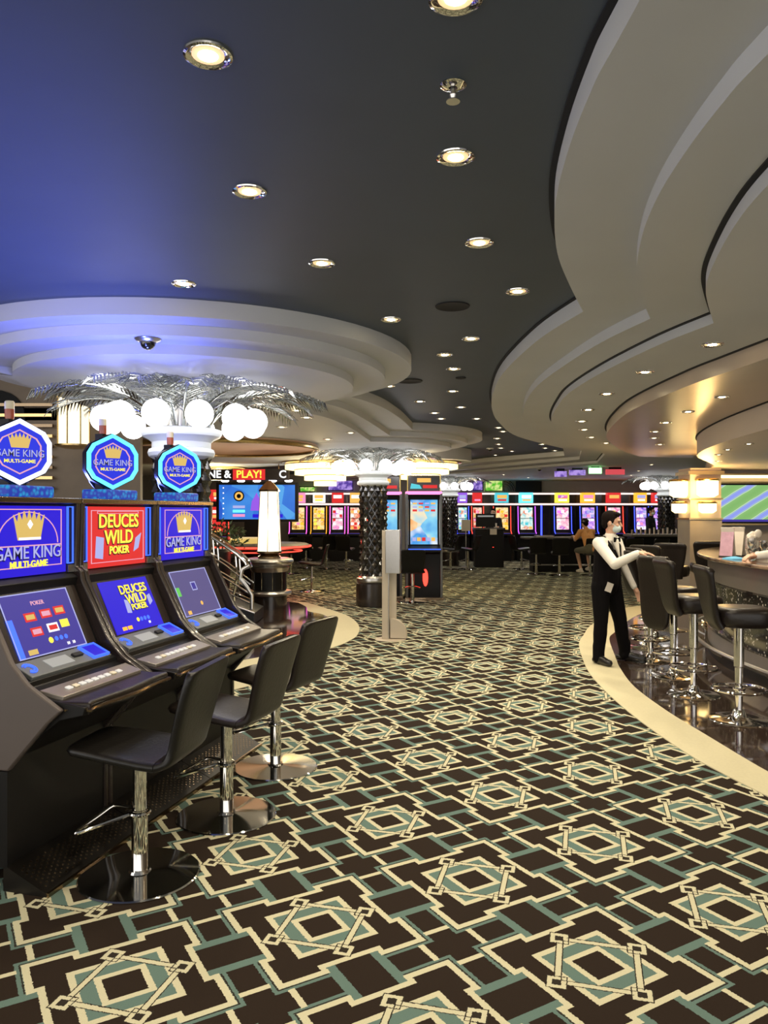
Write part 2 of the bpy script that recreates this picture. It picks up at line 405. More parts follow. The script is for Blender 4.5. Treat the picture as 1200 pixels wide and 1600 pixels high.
struct(MB().prism(oc + ic[::-1], -.01, .006), 'trim_1', 'border')
struct(MB().prism(ic + [(11.9,13.5),(11.9,-2.5)], -.01, .004), 'floor_tile', 'tile')
# the stone islet on the left, between the machines and the pedestal
lo = [fpt(*p) for p in [(450,940),(478,942),(513,952),(544,963),(560,977),(558,993),(537,1006),(511,1016)]] + [(-.72,8.5),(-1.0,7.9),(-1.4,7.1),(-2.2,6.4),(-3.4,6.2)]
lo = catmull(lo, 6)
struct(MB().prism(lo + [(-6.5,6.4),(-6.5,15.5),(-3.2,15.5),(-2.0,14.6)], -.01, .006), 'trim_2', 'border')
li = [(-1.55,13.9),(-1.35,13.3),(-1.25,12.7),(-.98,12.3),(-.75,11.5),(-.72,10.7),(-.80,9.9),(-1.15,9.1),(-1.6,8.5),(-2.3,8.0),(-3.4,7.7)]
struct(MB().prism(catmull(li, 6) + [(-6.4,7.7),(-6.4,15.2),(-3,15.2)], -.008, .009), 'floor_tile_left', 'tile')

# ------------------------------------------------------------------ setting: walls
struct(MB().box(-9, 12, 27.5, 27.6, 0, 3.1), 'wall_back', 'wall_grey')
struct(MB().box(-9.1, -9, 3.4, 27.6, 0, 3.1), 'wall_left', 'wall_brown')
struct(MB().box(12, 12.1, -4, 27.6, 0, 3.1), 'wall_right', 'wall_grey')
struct(MB().box(5.75, 12, 13.6, 13.75, 0, 2.5), 'wall_bar', 'wall_grey')

# ------------------------------------------------------------------ setting: ceiling
cl = MB(); cl.box(-3.05, 12, -4, 27.5, Z0, Z0+.06); cl.box(-6.5, -3.05, -4, 3.4, Z0, Z0+.06); cl.box(-9, -3.05, 3.4, 6.1, Z0, Z0+.06); cl.box(-9, -3.05, 10.4, 27.5, Z0, Z0+.06)
struct(cl, 'ceiling', 'dark_ceiling')
struct(MB().box(-9, -3.05, 6.1, 10.4, 4.4, 4.46), 'ceiling_stairwell', 'wall_brown')
struct(MB().box(-9, -3.3, 10.4, 10.5, 0, 4.4), 'wall_stairwell', 'wall_brown')
struct(MB().box(-9.1, -9, 6.1, 10.4, 3.1, 4.4), 'wall_stairwell_side', 'wall_brown')
struct(MB().box(-3.05, -2.98, 6.1, 10.4, Z0+.06, 4.4), 'wall_stairwell_edge', 'wall_brown')
def up(pts, o):
    return [((px-600)*(o/(800-py)), 1200*o/(800-py)) for px, py in pts]
def tier(name, segs, zlo, zhi, m, gap_shade=0):
    pts = []
    for s_ in segs: pts += s_
    struct(MB().prism(pts, zlo, zhi), name, m)
    if gap_shade:
        # thin black strip standing in for the shaded groove above the fascia
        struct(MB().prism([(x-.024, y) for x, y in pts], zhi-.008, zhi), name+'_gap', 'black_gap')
A1 = catmull([(2.1,-2.6),(1.3,-1.2),(.85,.2),(.66,1.2)] + up([(964,0),(921,90),(885,195),(867,285),(871,360),(890,414),(911,459)], 1.35), 6)
A2 = catmull(up([(911,459),(840,508),(786,564),(770,600),(769,626),(780,648),(810,672),(880,692)], 1.35), 6)
tier('ceiling_step', [A1, A2, [(3.97,16.9),(2.5,19),(2.1,20),(-2.3,27.4),(11.9,27.4),(11.9,-2.6)]], Z1, Z0, 'soffit', .022)
B1 = catmull([(2.8,-2.5),(2.0,-1.1),(1.35,.1),(1.06,1.1)] + up([(1200,39),(1130,120),(1070,204),(1028,276),(1004,339),(995,399),(1003,444),(1016,479)], 1.24), 6)
B2 = catmull(up([(1016,479),(940,518),(880,558),(840,590),(822,616),(818,634),(820,648),(840,670),(872,686)], 1.24), 6)
tier('ceiling_step', [B1, B2, [(3.75,14.6),(4.35,17.1),(2.5,20.4),(-1.8,27.3),(11.88,27.3),(11.88,-2.5)]], Z2, Z1+.001, 'soffit')
C1 = catmull([(3.0,-2.4),(2.3,-.9),(1.65,.3),(1.36,1.3),(1.27,2.0)] + up([(1200,258),(1145,330),(1112,396),(1103,429),(1106,455),(1115,487)], 1.167), 6)
C2 = catmull(up([(1115,487),(1027,524),(940,569),(890,602),(873,622),(862,644),(864,658),(880,676),(905,690)], 1.167), 6)
tier('ceiling_step', [C1, C2, [(4.2,14.6),(4.8,17.3),(2.9,20.7),(-1.4,27.2),(11.86,27.2),(11.86,-2.4)]], Z3, Z2+.001, 'soffit', .016)
D1 = catmull([(4.4,-2.3),(3.4,.2),(2.9,2.2),(2.55,3.6)] + up([(1200,530),(1135,555),(1070,581),(990,620),(960,645),(948,664),(952,676),(972,692),(1000,703)], 1.10), 6)
tier('ceiling_step', [D1, [(5.6,13.9),(11.84,13.9),(11.84,-2.3)]], Z4, Z3+.001, 'soffit_warm', .016)
E1 = catmull([(5.2,-2.2),(4.4,1.0),(3.9,3.4),(3.55,5.0),(3.38,6.1),(3.44,7.04),(3.6,8.17),(3.86,9.33),(4.2,10.3),(4.7,11.2),(5.3,12.3)], 6)
tier('ceiling_step', [E1, [(5.7,13.58),(11.82,13.58),(11.82,-2.2)]], Z5, Z4+.001, 'soffit_bar', .016)
# left side: two round coffers and the long sweep between them
def circ(cx, cy, r, n=72): return [(cx+r*math.cos(2*PI*k/n), cy+r*math.sin(2*PI*k/n)) for k in range(n)]
K1 = (-1.69, 6.75); K2 = (-.25, 13.4)
for k, (r1, r2, za, zb) in enumerate([(1.93,1.95,Z1,Z0),(1.70,1.70,Z2,Z1),(1.42,1.42,Z3,Z2)]):
    struct(MB().prism(circ(*K1, r1), za-.001, zb), 'ceiling_ring', 'soffit')
    struct(MB().prism(circ(*K2, r2), za-.002, zb), 'ceiling_ring', 'soffit')
L = [catmull([(-3.3,3.9),(-2.6,5.2),(-1.2,6.9),(-.23,8.53),(.16,9.88),(.42,11.5)], 6) + [(.6,13.0),(.2,15.6),(-.4,17.4),(-2.5,19.5),(-8.9,26)],
     catmull([(-3.7,4.3),(-2.9,5.6),(-1.5,7.1),(-.66,8.22),(-.31,9.3),(.10,11.8)], 6) + [(.25,13.2),(-.1,15.4),(-.7,17.1),(-2.8,19.2),(-8.9,25.5)],
     catmull([(-4.1,4.8),(-3.2,6.0),(-1.8,7.3),(-.85,8.54),(-.49,9.73),(-.23,11.77)], 6) + [(-.1,13.4),(-.4,15.2),(-1.0,16.8),(-3.1,18.9),(-8.9,25)]]
for k, (pl, za, zb) in enumerate(zip(L, (Z1,Z2,Z3), (Z0,Z1,Z2))):
    struct(MB().prism(pl + [(-8.9,10.4+k*.01),(-3.15,10.4+k*.01),(-3.05-k*.01,6.1-k*.01),(-8.9,6.1-k*.01),(-8.9,3.4+k*.4)], za, zb), 'ceiling_step', 'soffit')
# round coffer, warm light put into its peach colour, on the left behind the first column, gold rim
cof = MB().lathe([(0,-.03),(1.35,-.03),(1.4,-.05),(1.46,-.05),(1.5,-.02),(1.5,0)], (-2.6,12.6,Z3), 64)
struct(cof, 'ceiling_coffer', mat('peach_coffer', (.75,.50,.34), .5))
struct(MB().torus((-2.6,12.6,Z3-.06), 1.5, .035, 72), 'ceiling_coffer_rim', 'gold')
struct(MB().box(-8.8,-3.6,12.5,12.9,2.45,Z3), 'ceiling_beam', 'wall_brown')

# ------------------------------------------------------------------ lamps in the ceiling
def downlight(x, y, z, label, near, power=1., group='downlights of the dark ceiling', lit=True, r=.068):
    t = thing('downlight', label, 'downlight', (x, y, z), 0, group)
    ring = MB(); ring.lathe([(r*.70,-.001),(r*.74,-.004),(r*.95,-.008),(r*1.06,-.005),(r*1.08,0),(r*.70,.0)], (0,0,0), 32 if near else 16)
    ring.build('trim_ring', 'chrome' if near else 'brushed', t)
    MB().lathe([(0,-.004),(r*.38,-.006),(r*.44,-.003),(r*.44,0)], (0,0,0), 20).build('bulb', 'bulb' if near else 'bulbfar', t)
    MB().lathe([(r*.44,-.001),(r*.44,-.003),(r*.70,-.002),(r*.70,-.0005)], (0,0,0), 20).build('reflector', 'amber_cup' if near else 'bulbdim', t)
    if lit: lamp('SPOT', 'lamp', (0,0,-.03), DOWN_W*power, (1,.86,.64), .05, t, spot=140)
    return t
dark_l = [(325,86),(712,245),(390,299),(749,379),(503,411),(287,443),(809,455),(611,499),(736,529),(695,554),(709,576),(608,603),(707,611),
          (656,627),(720,636),(679,645),(689,654),(745,654),(779,668),(786,674),(777,685),(779,694),(783,700),(800,705),(818,678),(823,710),(857,687),(847,694),(852,700),(867,704),(774,711)]
where = ['largest downlight, at the upper left of the dark ceiling','round downlight behind the ceiling sprinkler','round downlight on the bluish part of the dark ceiling','round downlight beside the curved white ceiling lobe',
 'round downlight in front of the left ceiling ring','small downlight just before the rim of the left ceiling ring','round downlight near the pointed joint of the right ceiling steps','round downlight beside the right rim of the left ring',
 'round downlight behind the black speaker grille','downlight nearest the ceiling middle behind the grille']
for i, p in enumerate(dark_l):
    x, y = up([p], 1.35)[0]
    downlight(x, y, Z0, where[i] if i < len(where) else 'small far downlight in the dark ceiling channel', i < 14, 1.0 if i < 14 else .8, lit=(i < 16 or i % 3 == 0))
downlight(*up([(712,-4)],1.35)[0], Z0, 'downlight cut by the top edge of the picture', True)
for x, y in [(-.9,.4),(.2,-.6),(-2.6,.6),(-1.9,-1.2),(-3.8,2.2),(-4.6,.2)]:      # unseen downlights added above and behind the camera for fill light
    downlight(x, y, Z0, 'downlight in the dark ceiling above and behind the viewer', False)
for i, p in enumerate([(1113,538),(1008,581),(948,615),(919,640),(909,658),(913,671),(924,683),(947,692),(975,699),(984,706)]):
    x, y = up([p], 1.10)[0]; downlight(x, y, Z3, ['first downlight along the third right ceiling step','second downlight along the third right ceiling step','third downlight along the right ceiling step'][i] if i < 3 else 'small downlight following the curved right ceiling step', i < 4, .7, 'downlights of the right ceiling step', lit=i < 6)
for i, p in enumerate([(1128,620),(1075,643),(1040,660),(1024,674),(1022,684),(1031,694)]):
    x, y = up([p], .98)[0]; downlight(x, y, Z4, 'long glowing downlight in the warm soffit before the bar' if i == 0 else 'small downlight in the warm soffit before the bar', i < 3, 1.0, 'downlights of the warm soffit', lit=True, r=.06)
for i, p in enumerate([(1170,693),(1137,702),(1123,710),(1122,720)]):
    x, y = up([p], .74)[0]; downlight(x, y, Z5, 'small downlight in the low soffit over the bar', False, .7, 'downlights over the bar', lit=i < 3, r=.05)
for x, y in [(6.4,12.3),(8.2,12.0),(4.6,4.6),(3.2,3.0),(4.9,2.2),(3.0,.6)]:  # all unseen; the first two are added to light the bar wall
    downlight(x, y, Z3 if x < 3.3 and y < 1 else (Z5 if x > 4.2 else Z4), 'downlight of the bar ceiling outside the picture', False, 1.0, 'downlights over the bar')
for i, p in enumerate([(479,652),(440,667),(548,676),(512,686),(463,641)]):
    x, y = up([p], 1.10)[0]; downlight(x, y, Z3, 'small downlight in the lower ceiling behind the silver palm capital', False, .8, 'downlights of the left lower ceiling')
for i, (x, y) in enumerate([(3.5,22.5),(5.2,21.5),(6.8,20.5),(4.6,24.5),(7.4,23),(9.0,19),(1.0,25.0),(-4.5,19.5),(-5.5,17.0),(-5,10.5),(6.2,17.8)]):
    downlight(x, y, Z3, 'small downlight in the far low ceiling above the slot banks', False, 1.2, 'downlights over the far slot banks')

def grille(px, py, r, label):
    x, y = up([(px,py)], 1.35)[0]
    o = MB().lathe([(0,-.004),(r*.85,-.005),(r,-.008),(r*1.04,0)], (0,0,0), 32).build('speaker_grille', 'black_gap'); o.location = (x,y,Z0)
    tag(o, label, 'speaker', 'black ceiling speakers')
grille(707, 478, .11, 'larger black round speaker grille set in the dark ceiling'); grille(640, 595, .13, 'farther black round speaker grille beside the left ring'); grille(720, 590, .05, 'smallest black disc in the dark ceiling')
t = thing('sprinkler', 'chrome fire sprinkler on a round plate near the top of the ceiling', 'sprinkler', (*up([(708,132)],1.35)[0], Z0))
MB().lathe([(.040,0),(.042,-.004),(.030,-.010),(.014,-.012),(.012,0)], n=28).build('plate', 'chrome', t)
MB().lathe([(.008,-.01),(.009,-.03),(.012,-.034),(.006,-.05),(.022,-.052),(.022,-.055),(0,-.055)], n=20).build('head', 'brushed', t)
def dome(px, py, zc, label, s=1.):
    x, y = up([(px,py)], zc-EYE)[0]; t = thing('dome_camera', label, 'security camera', (x,y,zc), 0, 'ceiling dome cameras')
    MB().lathe([(.085*s,0),(.09*s,-.006),(.08*s,-.018),(.055*s,-.028),(.05*s,0)], n=36).build('housing', 'brushed' if s > .9 else 'soffit', t)
    MB().sphere((0,0,-.025*s), .052*s, 28, 14).build('dome', 'shaft', t)
dome(231, 529, Z2, 'silver dome camera under the ring over the slot machines')
dome(766, 700, Z0-.0, 'small dome camera in the far part of the dark ceiling channel', .9)
dome(843, 732, Z3, 'dark dome camera under the far ceiling, left of the exit sign', .9); dome(876, 736, Z3, 'dome camera under the far ceiling by the blue monitor', .9)

# ------------------------------------------------------------------ palm columns with globe lamps
def shaft_mesh(R, z0, z1, nu=12, nz=8):
    mb = MB(); a = nu*8; rows = nz*8
    rings = []
    for j in range(rows+1):
        v = j/8; ring = []
        for i in range(a):
            u = i/8; p = u+v*1.0; q = u-v*1.0
            fp = abs((p % 1)-.5)*2; fq = abs((q % 1)-.5)*2
            h = .034*min(1-fp, 1-fq)*1.3
            r = R + h
            ring.append((r*math.cos(2*PI*i/a), r*math.sin(2*PI*i/a), z0+(z1-z0)*j/rows))
        rings.append(ring)
    return mb.loft(rings)
def frond_mesh(seed):
    rnd = random.Random(seed); mb = MB(); L_ = 1.0
    P = [(.16,2.36),(.26,2.52),(.46,2.64),(.74,2.69),(.98,2.665),(1.18,2.60)]
    path = [(x, .0, z) for x, z in catmull(P, 6)]; n = len(path)
    mb.tube(path, [.011*(1-i/n)+.003 for i in range(n)], 6)
    for i in range(5, n-1):
        for s in (-1, 1):
            for h in range(1):
                p = Vector(path[i]); d = (Vector(path[i+1])-p).normalized()
                f = (i-5)/(n-6); ln = (.26*math.sin(PI*min(1,.25+f*.75))+.06)*rnd.uniform(.9,1.1)
                side = Vector((d.x*.75, s*.75, d.z*.5-.10*f+rnd.uniform(-.05,.05))).normalized()
                tip = p + side*ln + Vector((0,0,-.05*f)); mid = p + side*ln*.5 + Vector((0,0,.015))
                wv = Vector((.9,-s*.5,0)).normalized()*.0085; th = Vector((0,0,.0025))
                v = [p-wv*.4, p+wv*.4, mid+wv, mid-wv, tip]
                mb.add([x+th for x in v]+[x-th for x in v], [(0,1,2,3),(3,2,4),(6,5,8,7),(7,8,9),(0,5,6,1),(1,6,7,2),(2,7,9,4),(3,4,9,8),(0,3,8,5)])
    return mb
def palm_column(x, y, label, detail=True, sh=.235):
    t = thing('palm_column', label, 'column', (x,y,0), 0, 'silver palm columns with globe lamps')
    MB().lathe([(.305,0),(.305,.40),(.29,.41),(.2,.41)], n=48).build('plinth', 'cab_dark', t)
    MB().lathe([(.27,.41),(.295,.43),(.30,.46),(.295,.49),(.27,.50),(.26,.53),(.2,.53)], n=48).build('base_ring', 'brushed', t)
    shaft_mesh(sh-.02, .53, 2.12).build('shaft', 'shaft', t, sharp=12)
    MB().lathe([(.23,2.10),(.275,2.13),(.285,2.16),(.275,2.19),(.25,2.20),(.25,2.25),(.27,2.27),(.33,2.30),(.345,2.33),(.345,2.355),(.30,2.37),(.1,2.37)], n=48).build('capital', 'capital', t)
    MB().lathe([(.14,2.36),(.12,2.5),(.16,2.68),(.28,Z3),(.1,Z3)], n=24).build('core', 'brushed', t)
    me = frond_mesh(3).build('frond', 'frond_metal', t); me.rotation_euler = (0,0,.15)
    nf = 18
    for k in range(1, nf):
        c = me.copy(); C.objects.link(c); c.parent = t; c.rotation_euler = (0,(k%3-1)*.035,.15+2*PI*k/nf); c.scale = (1,1,1)
    g0 = None
    for k in range(12):
        a = math.radians(-93+30*k)
        if g0 is None:
            g0 = MB().sphere((.64,0,2.43), .112, 28, 16).build('globe_lamp', 'globe', t); g = g0
            st = MB().tube([(.20,0,2.36),(.34,0,2.50),(.55,0,2.58),(.64,0,2.54)], .010, 6).build('stem', 'chrome', g0)
        else:
            g = g0.copy(); C.objects.link(g); g.parent = t; s2 = st.copy(); C.objects.link(s2); s2.parent = g
        g.rotation_euler = (0,0,a)
    return t
col1 = palm_column(-1.76, 6.68, 'nearest palm column, its globe lamps behind the slot toppers')
dup(col1, (-.19,13.55,0), .4, 'black quilted palm column in mid-floor beside the sanitiser post')
dup(col1, (2.02,23.7,0), .2, 'far palm column left of the black kiosk')
dup(col1, (8.45,23.0,0), .7, 'far palm column beside the lit bar pillar')

# ------------------------------------------------------------------ the three near slot machines
ROW = math.radians(-15); RO = Vector((-1.64, 4.10, 0)); RD = Vector((.2588,.9659,0)); RN = Vector((.9659,-.2588,0)); PW = .74
X_, Y_, Z_ = Vector((1,0,0)), Vector((0,1,0)), Vector((0,0,1))
def crown(mb, fr, cx, cy, s, t0, t1, mi=0):
    n = 7; top = []
    for i in range(n):
        a = -1 + 2*i/(n-1); top.append((a*.62, .30+.12*(1-a*a)+ (.0)))
        if i < n-1: a2 = a+1/(n-1); top.append((a2*.56, .02+.10*(1-a2*a2)))
    pts = [(-.44,-.42),(.44,-.42)] + [(x,y) for x,y in reversed(top)]
    mb.plate([(cx+x*s, cy+y*s) for x,y in pts], fr, t0, t1, mi)
def rectpts(x0,x1,y0,y1): return [(x0,y0),(x1,y0),(x1,y1),(x0,y1)]
def frame_plates(mb, fr, x0,x1,y0,y1,w_,t0,t1,mi=0):
    for r in (rectpts(x0,x1,y0,y0+w_),rectpts(x0,x1,y1-w_,y1),rectpts(x0,x0+w_,y0+w_,y1-w_),rectpts(x1-w_,x1,y0+w_,y1-w_)): mb.plate(r, fr, t0, t1, mi)
def octa(r, k=1.): return [(r*math.cos(PI/8+PI/4*i)*k, r*math.sin(PI/8+PI/4*i)) for i in range(8)]
def hexa(r, sx=.92):
    return [(0,r),(.62*r*sx*1.25,r*.62),(r*sx*.98,r*.30),(r*sx*.98,-r*.30),(.62*r*sx*1.25,-r*.62),(0,-r),(-.62*r*sx*1.25,-r*.62),(-r*sx*.98,-r*.30),(-r*sx*.98,r*.30),(-.62*r*sx*1.25,r*.62)]
class Pieces:                                        # like MB, but every plate becomes a part of its own
    def __init__(s): s.L = []
    def plate(s, pts, fr, t0, t1, mi=0): s.L.append((pts, fr, t0, t1, mi)); return s
    def build(s, name, m, parent):
        for p in s.L: MB().plate(*p[:4]).build(name, m[p[4]] if isinstance(m, list) else m, parent)
def slot_near(i, label):
    c = RO + RD*(PW*(i-.5)); t = thing('slot_machine', label, 'slot machine', (c.x,c.y,0), ROW, 'upright slot machines in the near row')
    H = PW/2-.004
    # cabinet body as a side profile extruded between the side panels
    prof = [(-.45,.10),(.19,.10),(.19,.56),(.44,.75),(.56,.78),(.565,.815),(.40,.835),(.27,.875),(.265,.90),(.155,.955),(.155,.97),(.02,1.26),(.035,1.31),(-.005,1.335),(-.005,1.69),(.03,1.695),(.03,1.715),(-.45,1.715)]
    MB().loft([[(p, s, z) for p, z in prof] for s in (-H+.03, H-.03)]).build('cabinet', 'cab_black', t, bevel=.004)
    sp = [(-.46,.10),(.20,.10),(.20,.52),(.40,.74),(.47,.80),(.30,.90),(.215,.99),(.06,1.29),(.05,1.34),(.02,1.36),(.03,1.72),(-.46,1.72)]
    for s in (-1, 1):
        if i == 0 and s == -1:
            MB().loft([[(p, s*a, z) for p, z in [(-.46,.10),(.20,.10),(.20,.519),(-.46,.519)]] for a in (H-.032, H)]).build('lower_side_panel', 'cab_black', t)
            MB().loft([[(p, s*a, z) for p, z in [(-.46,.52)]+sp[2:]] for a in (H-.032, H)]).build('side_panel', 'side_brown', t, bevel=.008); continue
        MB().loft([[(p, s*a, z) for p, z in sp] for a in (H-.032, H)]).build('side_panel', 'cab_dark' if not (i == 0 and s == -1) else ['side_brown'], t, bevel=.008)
    # kick plate ramp, perforated
    k = MB(); k.loft([[(.18,s,0),(.40,s,0),(.405,s,.012),(.20,s,.105),(.18,s,.105)] for s in (-H, H)])
    k.build('kick_plate', 'kick', t)
    pf = (Vector((.302,0,.0585)), Y_, Vector((-.905,0,.425)).normalized(), Vector((.425,0,.905)).normalized())
    h = MB()
    for a in range(30):
        for b in range(6): h.plate([(-.33+a*.0228+.006*math.cos(q), -.07+b*.026+(a%2)*.013+.006*math.sin(q)) for q in (0,PI/2,PI,3*PI/2)], pf, .0, .002)
    h.build('perforation', 'bronze', t)
    MB().box(.398,.412,-H,H,0,.018).build('toe_strip', 'bronze', t)
    # wavy arm rest
    deck = [(.25,-H+.035)] + [(.46,-H+.035),(.575,-H+.06)] + [(.585-.028*math.sin((s+H)/(2*H)*PI*1.0)+.02*math.cos(s*9), s) for s in [(-H+.1)+(2*H-.12)*q/12 for q in range(13)]] + [(.54,H-.004),(.48,H-.034),(.25,H-.034)]
    dk = MB().prism(deck, .775, .832).build('armrest', 'leather_brown', t, bevel=.014, seg=3)
    ed = [(x+.006, y, .800) for x, y in deck[1:-1]]
    MB().tube(ed, .009, 6).build('armrest_trim', 'bronze', t)
    # button strip, buttons
    bn = Vector((.24,0,.97)).normalized(); bu = Vector((-.97,0,.24)).normalized()
    bf = (Vector((.385,0,.852)), Y_, bu, bn)
    MB().plate([(-.30,-.05),(.30,-.05),(.32,.06),(-.32,.06)], bf, -.03, .006).build('button_strip', 'buttonstrip', t, bevel=.003)
    for k_ in range(9):
        x = -.20+k_*.047
        MB().plate(rectpts(x-.017,x+.017,-.012,.014), bf, .006, .014).build('button', 'white_glow' if k_ not in (1,7) else 'cream', t, bevel=.003)
    # player panel with display, ticket slot and lit bill reader
    pn = Vector((.43,0,.90)).normalized(); pu = Vector((-.90,0,.43)).normalized()
    pfr = (Vector((.215,0,.935)), Y_, pu, pn)
    pp = MB().plate(rectpts(-.29,.29,-.055,.065), pfr, -.02, .008).build('player_panel', 'panel_grey', t, bevel=.004)
    MB().plate(rectpts(-.13,.03,-.03,.035), pfr, .008, .011).build('display', 'lcd', pp)
    MB().plate(rectpts(.055,.12,-.005,.02), pfr, .008, .020).build('ticket_slot', 'rubber', pp)
    br = MB(); br.plate(rectpts(.155,.265,-.045,.05), pfr, .008, .016, 0); frame_plates(br, pfr, .148,.272,-.052,.057,.008,.008,.022,1)
    br.build('bill_reader', ['blue','blue2'], pp)
    lc = MB()
    for r in (.022,.034): lc.tube([tuple(pfr[0]+pfr[1]*(-.245+r*math.cos(q)*.9)+pfr[2]*(.005+r*math.sin(q))+pfr[3]*.012) for q in [PI*.75-PI*1.5*j/12 for j in range(13)]], .004, 6)
    lc.build('coin_light', 'blue2', pp)
    # tilted game screen
    a = Vector((.155,0,.965)); b = Vector((.022,0,1.258)); u = (b-a).normalized(); n = Vector((u.z,0,-u.x)); hh = (b-a).length
    sf = (a, Y_, u, n)
    bz = MB(); bz.plate(rectpts(-.32,.32,-.01,hh+.03), sf, -.02, .004); bz.build('screen_bezel', 'cab_dark', t, bevel=.003)
    SM = ['bluedim','blue','violet'][i]
    gs = MB().plate(rectpts(-.235,.235,.01,hh-.002), sf, .004, .007).build('game_screen', SM, t)
    if i != 1:
        fr_ = MB(); frame_plates(fr_, sf, -.238,.238,.008,hh,.005,.007,.010); fr_.build('screen_border', 'lilac', gs)
    if i == 0:
        MB().plate(rectpts(-.24,-.20,.01,hh-.12), sf, .0075, .009).build('side_strip', 'blue2', gs)
        ic_ = Pieces(); cols = ['redscreen','goldlit','pink','yellow','white']
        for q, (x, y, ca_, cb) in enumerate([(-.08,.20,0,1),(.03,.205,0,2),(.13,.21,0,1),(-.07,.125,0,2),(.045,.13,4,0),(.14,.14,3,3)]):
            if q == 5: ic_.plate(rectpts(x-.035,x+.025,y-.02,y+.02), sf, .0075, .009, 3)
            else:
                ic_.plate(rectpts(x-.038,x+.038,y-.022,y+.022), sf, .0075, .009, ca_); ic_.plate(rectpts(x-.028,x+.028,y-.012,y+.012), sf, .009, .0105, cb)
        ic_.plate(rectpts(-.17,-.11,.02,.045), sf, .0075, .009, 1); ic_.plate([(.0+.016*math.cos(q), .07+.016*math.sin(q)) for q in [PI/4*j for j in range(8)]], sf, .0075, .009, 3)
        for k_ in range(3): ic_.plate([(.04+k_*.035+.012*math.cos(q), .072+.012*math.sin(q)) for q in [PI/4*j for j in range(8)]], sf, .0075, .009, 5)
        ic_.build('menu_icon', cols+['blue2'], gs); text('lettering', 'POKER', .03, sf, 'pink', gs, .008, at=(.0,.265))
        text('lettering', '10   10', .022, sf, 'white', gs, .008, at=(.13,.035))
    if i == 1:
        for b_, sz, y in (('DEUCES',.075,.255),('WILD',.08,.195),('POKER',.05,.145)):
            text('lettering', b_, sz*1.04, sf, 'navyink', gs, .0075, .002, at=(.062,y-.003)); text('lettering', b_, sz, sf, 'yellow', gs, .0095, .001, at=(.06,y))
        cd = Pieces(); cd.plate([(-.07,.12),(-.03,.115),(-.02,.19),(-.06,.20)], sf, .0072, .0085); cd.plate([(.17,.14),(.21,.16),(.205,.21),(.17,.20)], sf, .0072, .0085); cd.build('card_picture', 'lilac', gs)
        ic_ = Pieces(); ic_.plate(rectpts(-.17,-.13,.025,.045), sf, .0072, .009, 0); ic_.plate(rectpts(-.12,-.08,.025,.045), sf, .0072, .009, 0)
        for k_ in range(4): ic_.plate([(.0+k_*.035+.013*math.cos(q), .07+.013*math.sin(q)) for q in [PI/4*j for j in range(8)]], sf, .0072, .009, 1 if k_ == 0 else 2)
        ic_.build('menu_icon', ['orange','yellow','blue2'], gs); text('lettering', '10', .022, sf, 'white', gs, .008, at=(.10,.04))
    if i == 2:
        ic_ = Pieces(); frame_plates(ic_, sf, -.03,.035,.175,.235,.006,.0072,.009,0); ic_.plate(rectpts(-.02,.025,.185,.225), sf, .0072,.008,1)
        ic_.plate([(.02+.015*math.cos(q), .08+.015*math.sin(q)) for q in [PI/4*j for j in range(8)]], sf, .0072, .009, 2); ic_.plate(rectpts(-.235,-.19,.15,.21), sf, .0072,.009,3); ic_.plate(rectpts(-.19,-.15,.02,.045), sf, .0072,.009,2)
        ic_.build('menu_icon', ['lilac','bluedim','amber','green'], gs)
    # upper glass
    gf = (Vector((-.004,0,1.515)), Y_, Z_, X_)
    ug = MB().plate(rectpts(-.275,.275,-.175,.165), gf, 0, .008).build('upper_glass', 'redscreen' if i == 1 else 'blue', t)
    if i != 1:
        ln = MB(); ln.tube([tuple(gf[0]+Y_*(.21*math.cos(q))+Z_*(-.02+.155*math.sin(q))+X_*.010) for q in [PI*j/20 for j in range(21)]], .0028, 5)
        ln.plate(rectpts(-.235,.235,-.032,-.026), gf, .008, .011); frame_plates(ln, gf, -.24,.24,-.135,.15,.005,.008,.011)
        ln.build('border_line', 'pink', ug)
        cr = MB(); crown(cr, gf, 0, .07, .17, .009, .016); cr.build('crown_picture', 'goldlit', ug)
        cj = MB(); cj.plate([(.018*math.cos(q), .075+.022*math.sin(q)) for q in (0,PI/2,PI,3*PI/2)], gf, .016, .02); cj.plate(rectpts(-.075,.075,.0,.012), gf, .016,.019); cj.build('crown_jewel', 'white', ug)
        text('lettering', 'GAME KING', .088, gf, 'lilac', ug, .013, .0, sx=.98, at=(0,-.065)); text('lettering', 'MULTI-GAME', .045, gf, 'yellow', ug, .013, .001, at=(0,-.120))
        text('lettering_shadow', 'GAME KING', .090, gf, 'navyink', ug, .010, .0015, sx=.98, at=(.002,-.068))
    else:
        ln = MB(); frame_plates(ln, gf, -.255,.255,-.15,.145,.004,.008,.011); frame_plates(ln, gf, -.20,.20,.125,.14,.003,.008,.011); ln.build('border_line', 'pink', ug)
        for b_, sz, y in (('DEUCES',.108,.080),('WILD',.110,-.012),('POKER',.062,-.085)):
            text('lettering_shadow', b_, sz*1.03, gf, 'navyink', ug, .010, .0035, at=(.003,y-.004)); text('lettering', b_, sz, gf, 'yellow', ug, .014, .0015, at=(0,y))
        cd = Pieces(); cd.plate([(-.22,-.12),(-.15,-.13),(-.14,-.01),(-.21,.0)], gf, .0085, .010); cd.plate([(.15,-.10),(.20,-.08),(.23,.01),(.17,-.02)], gf, .0085, .010); cd.build('card_picture', 'lilac', ug)
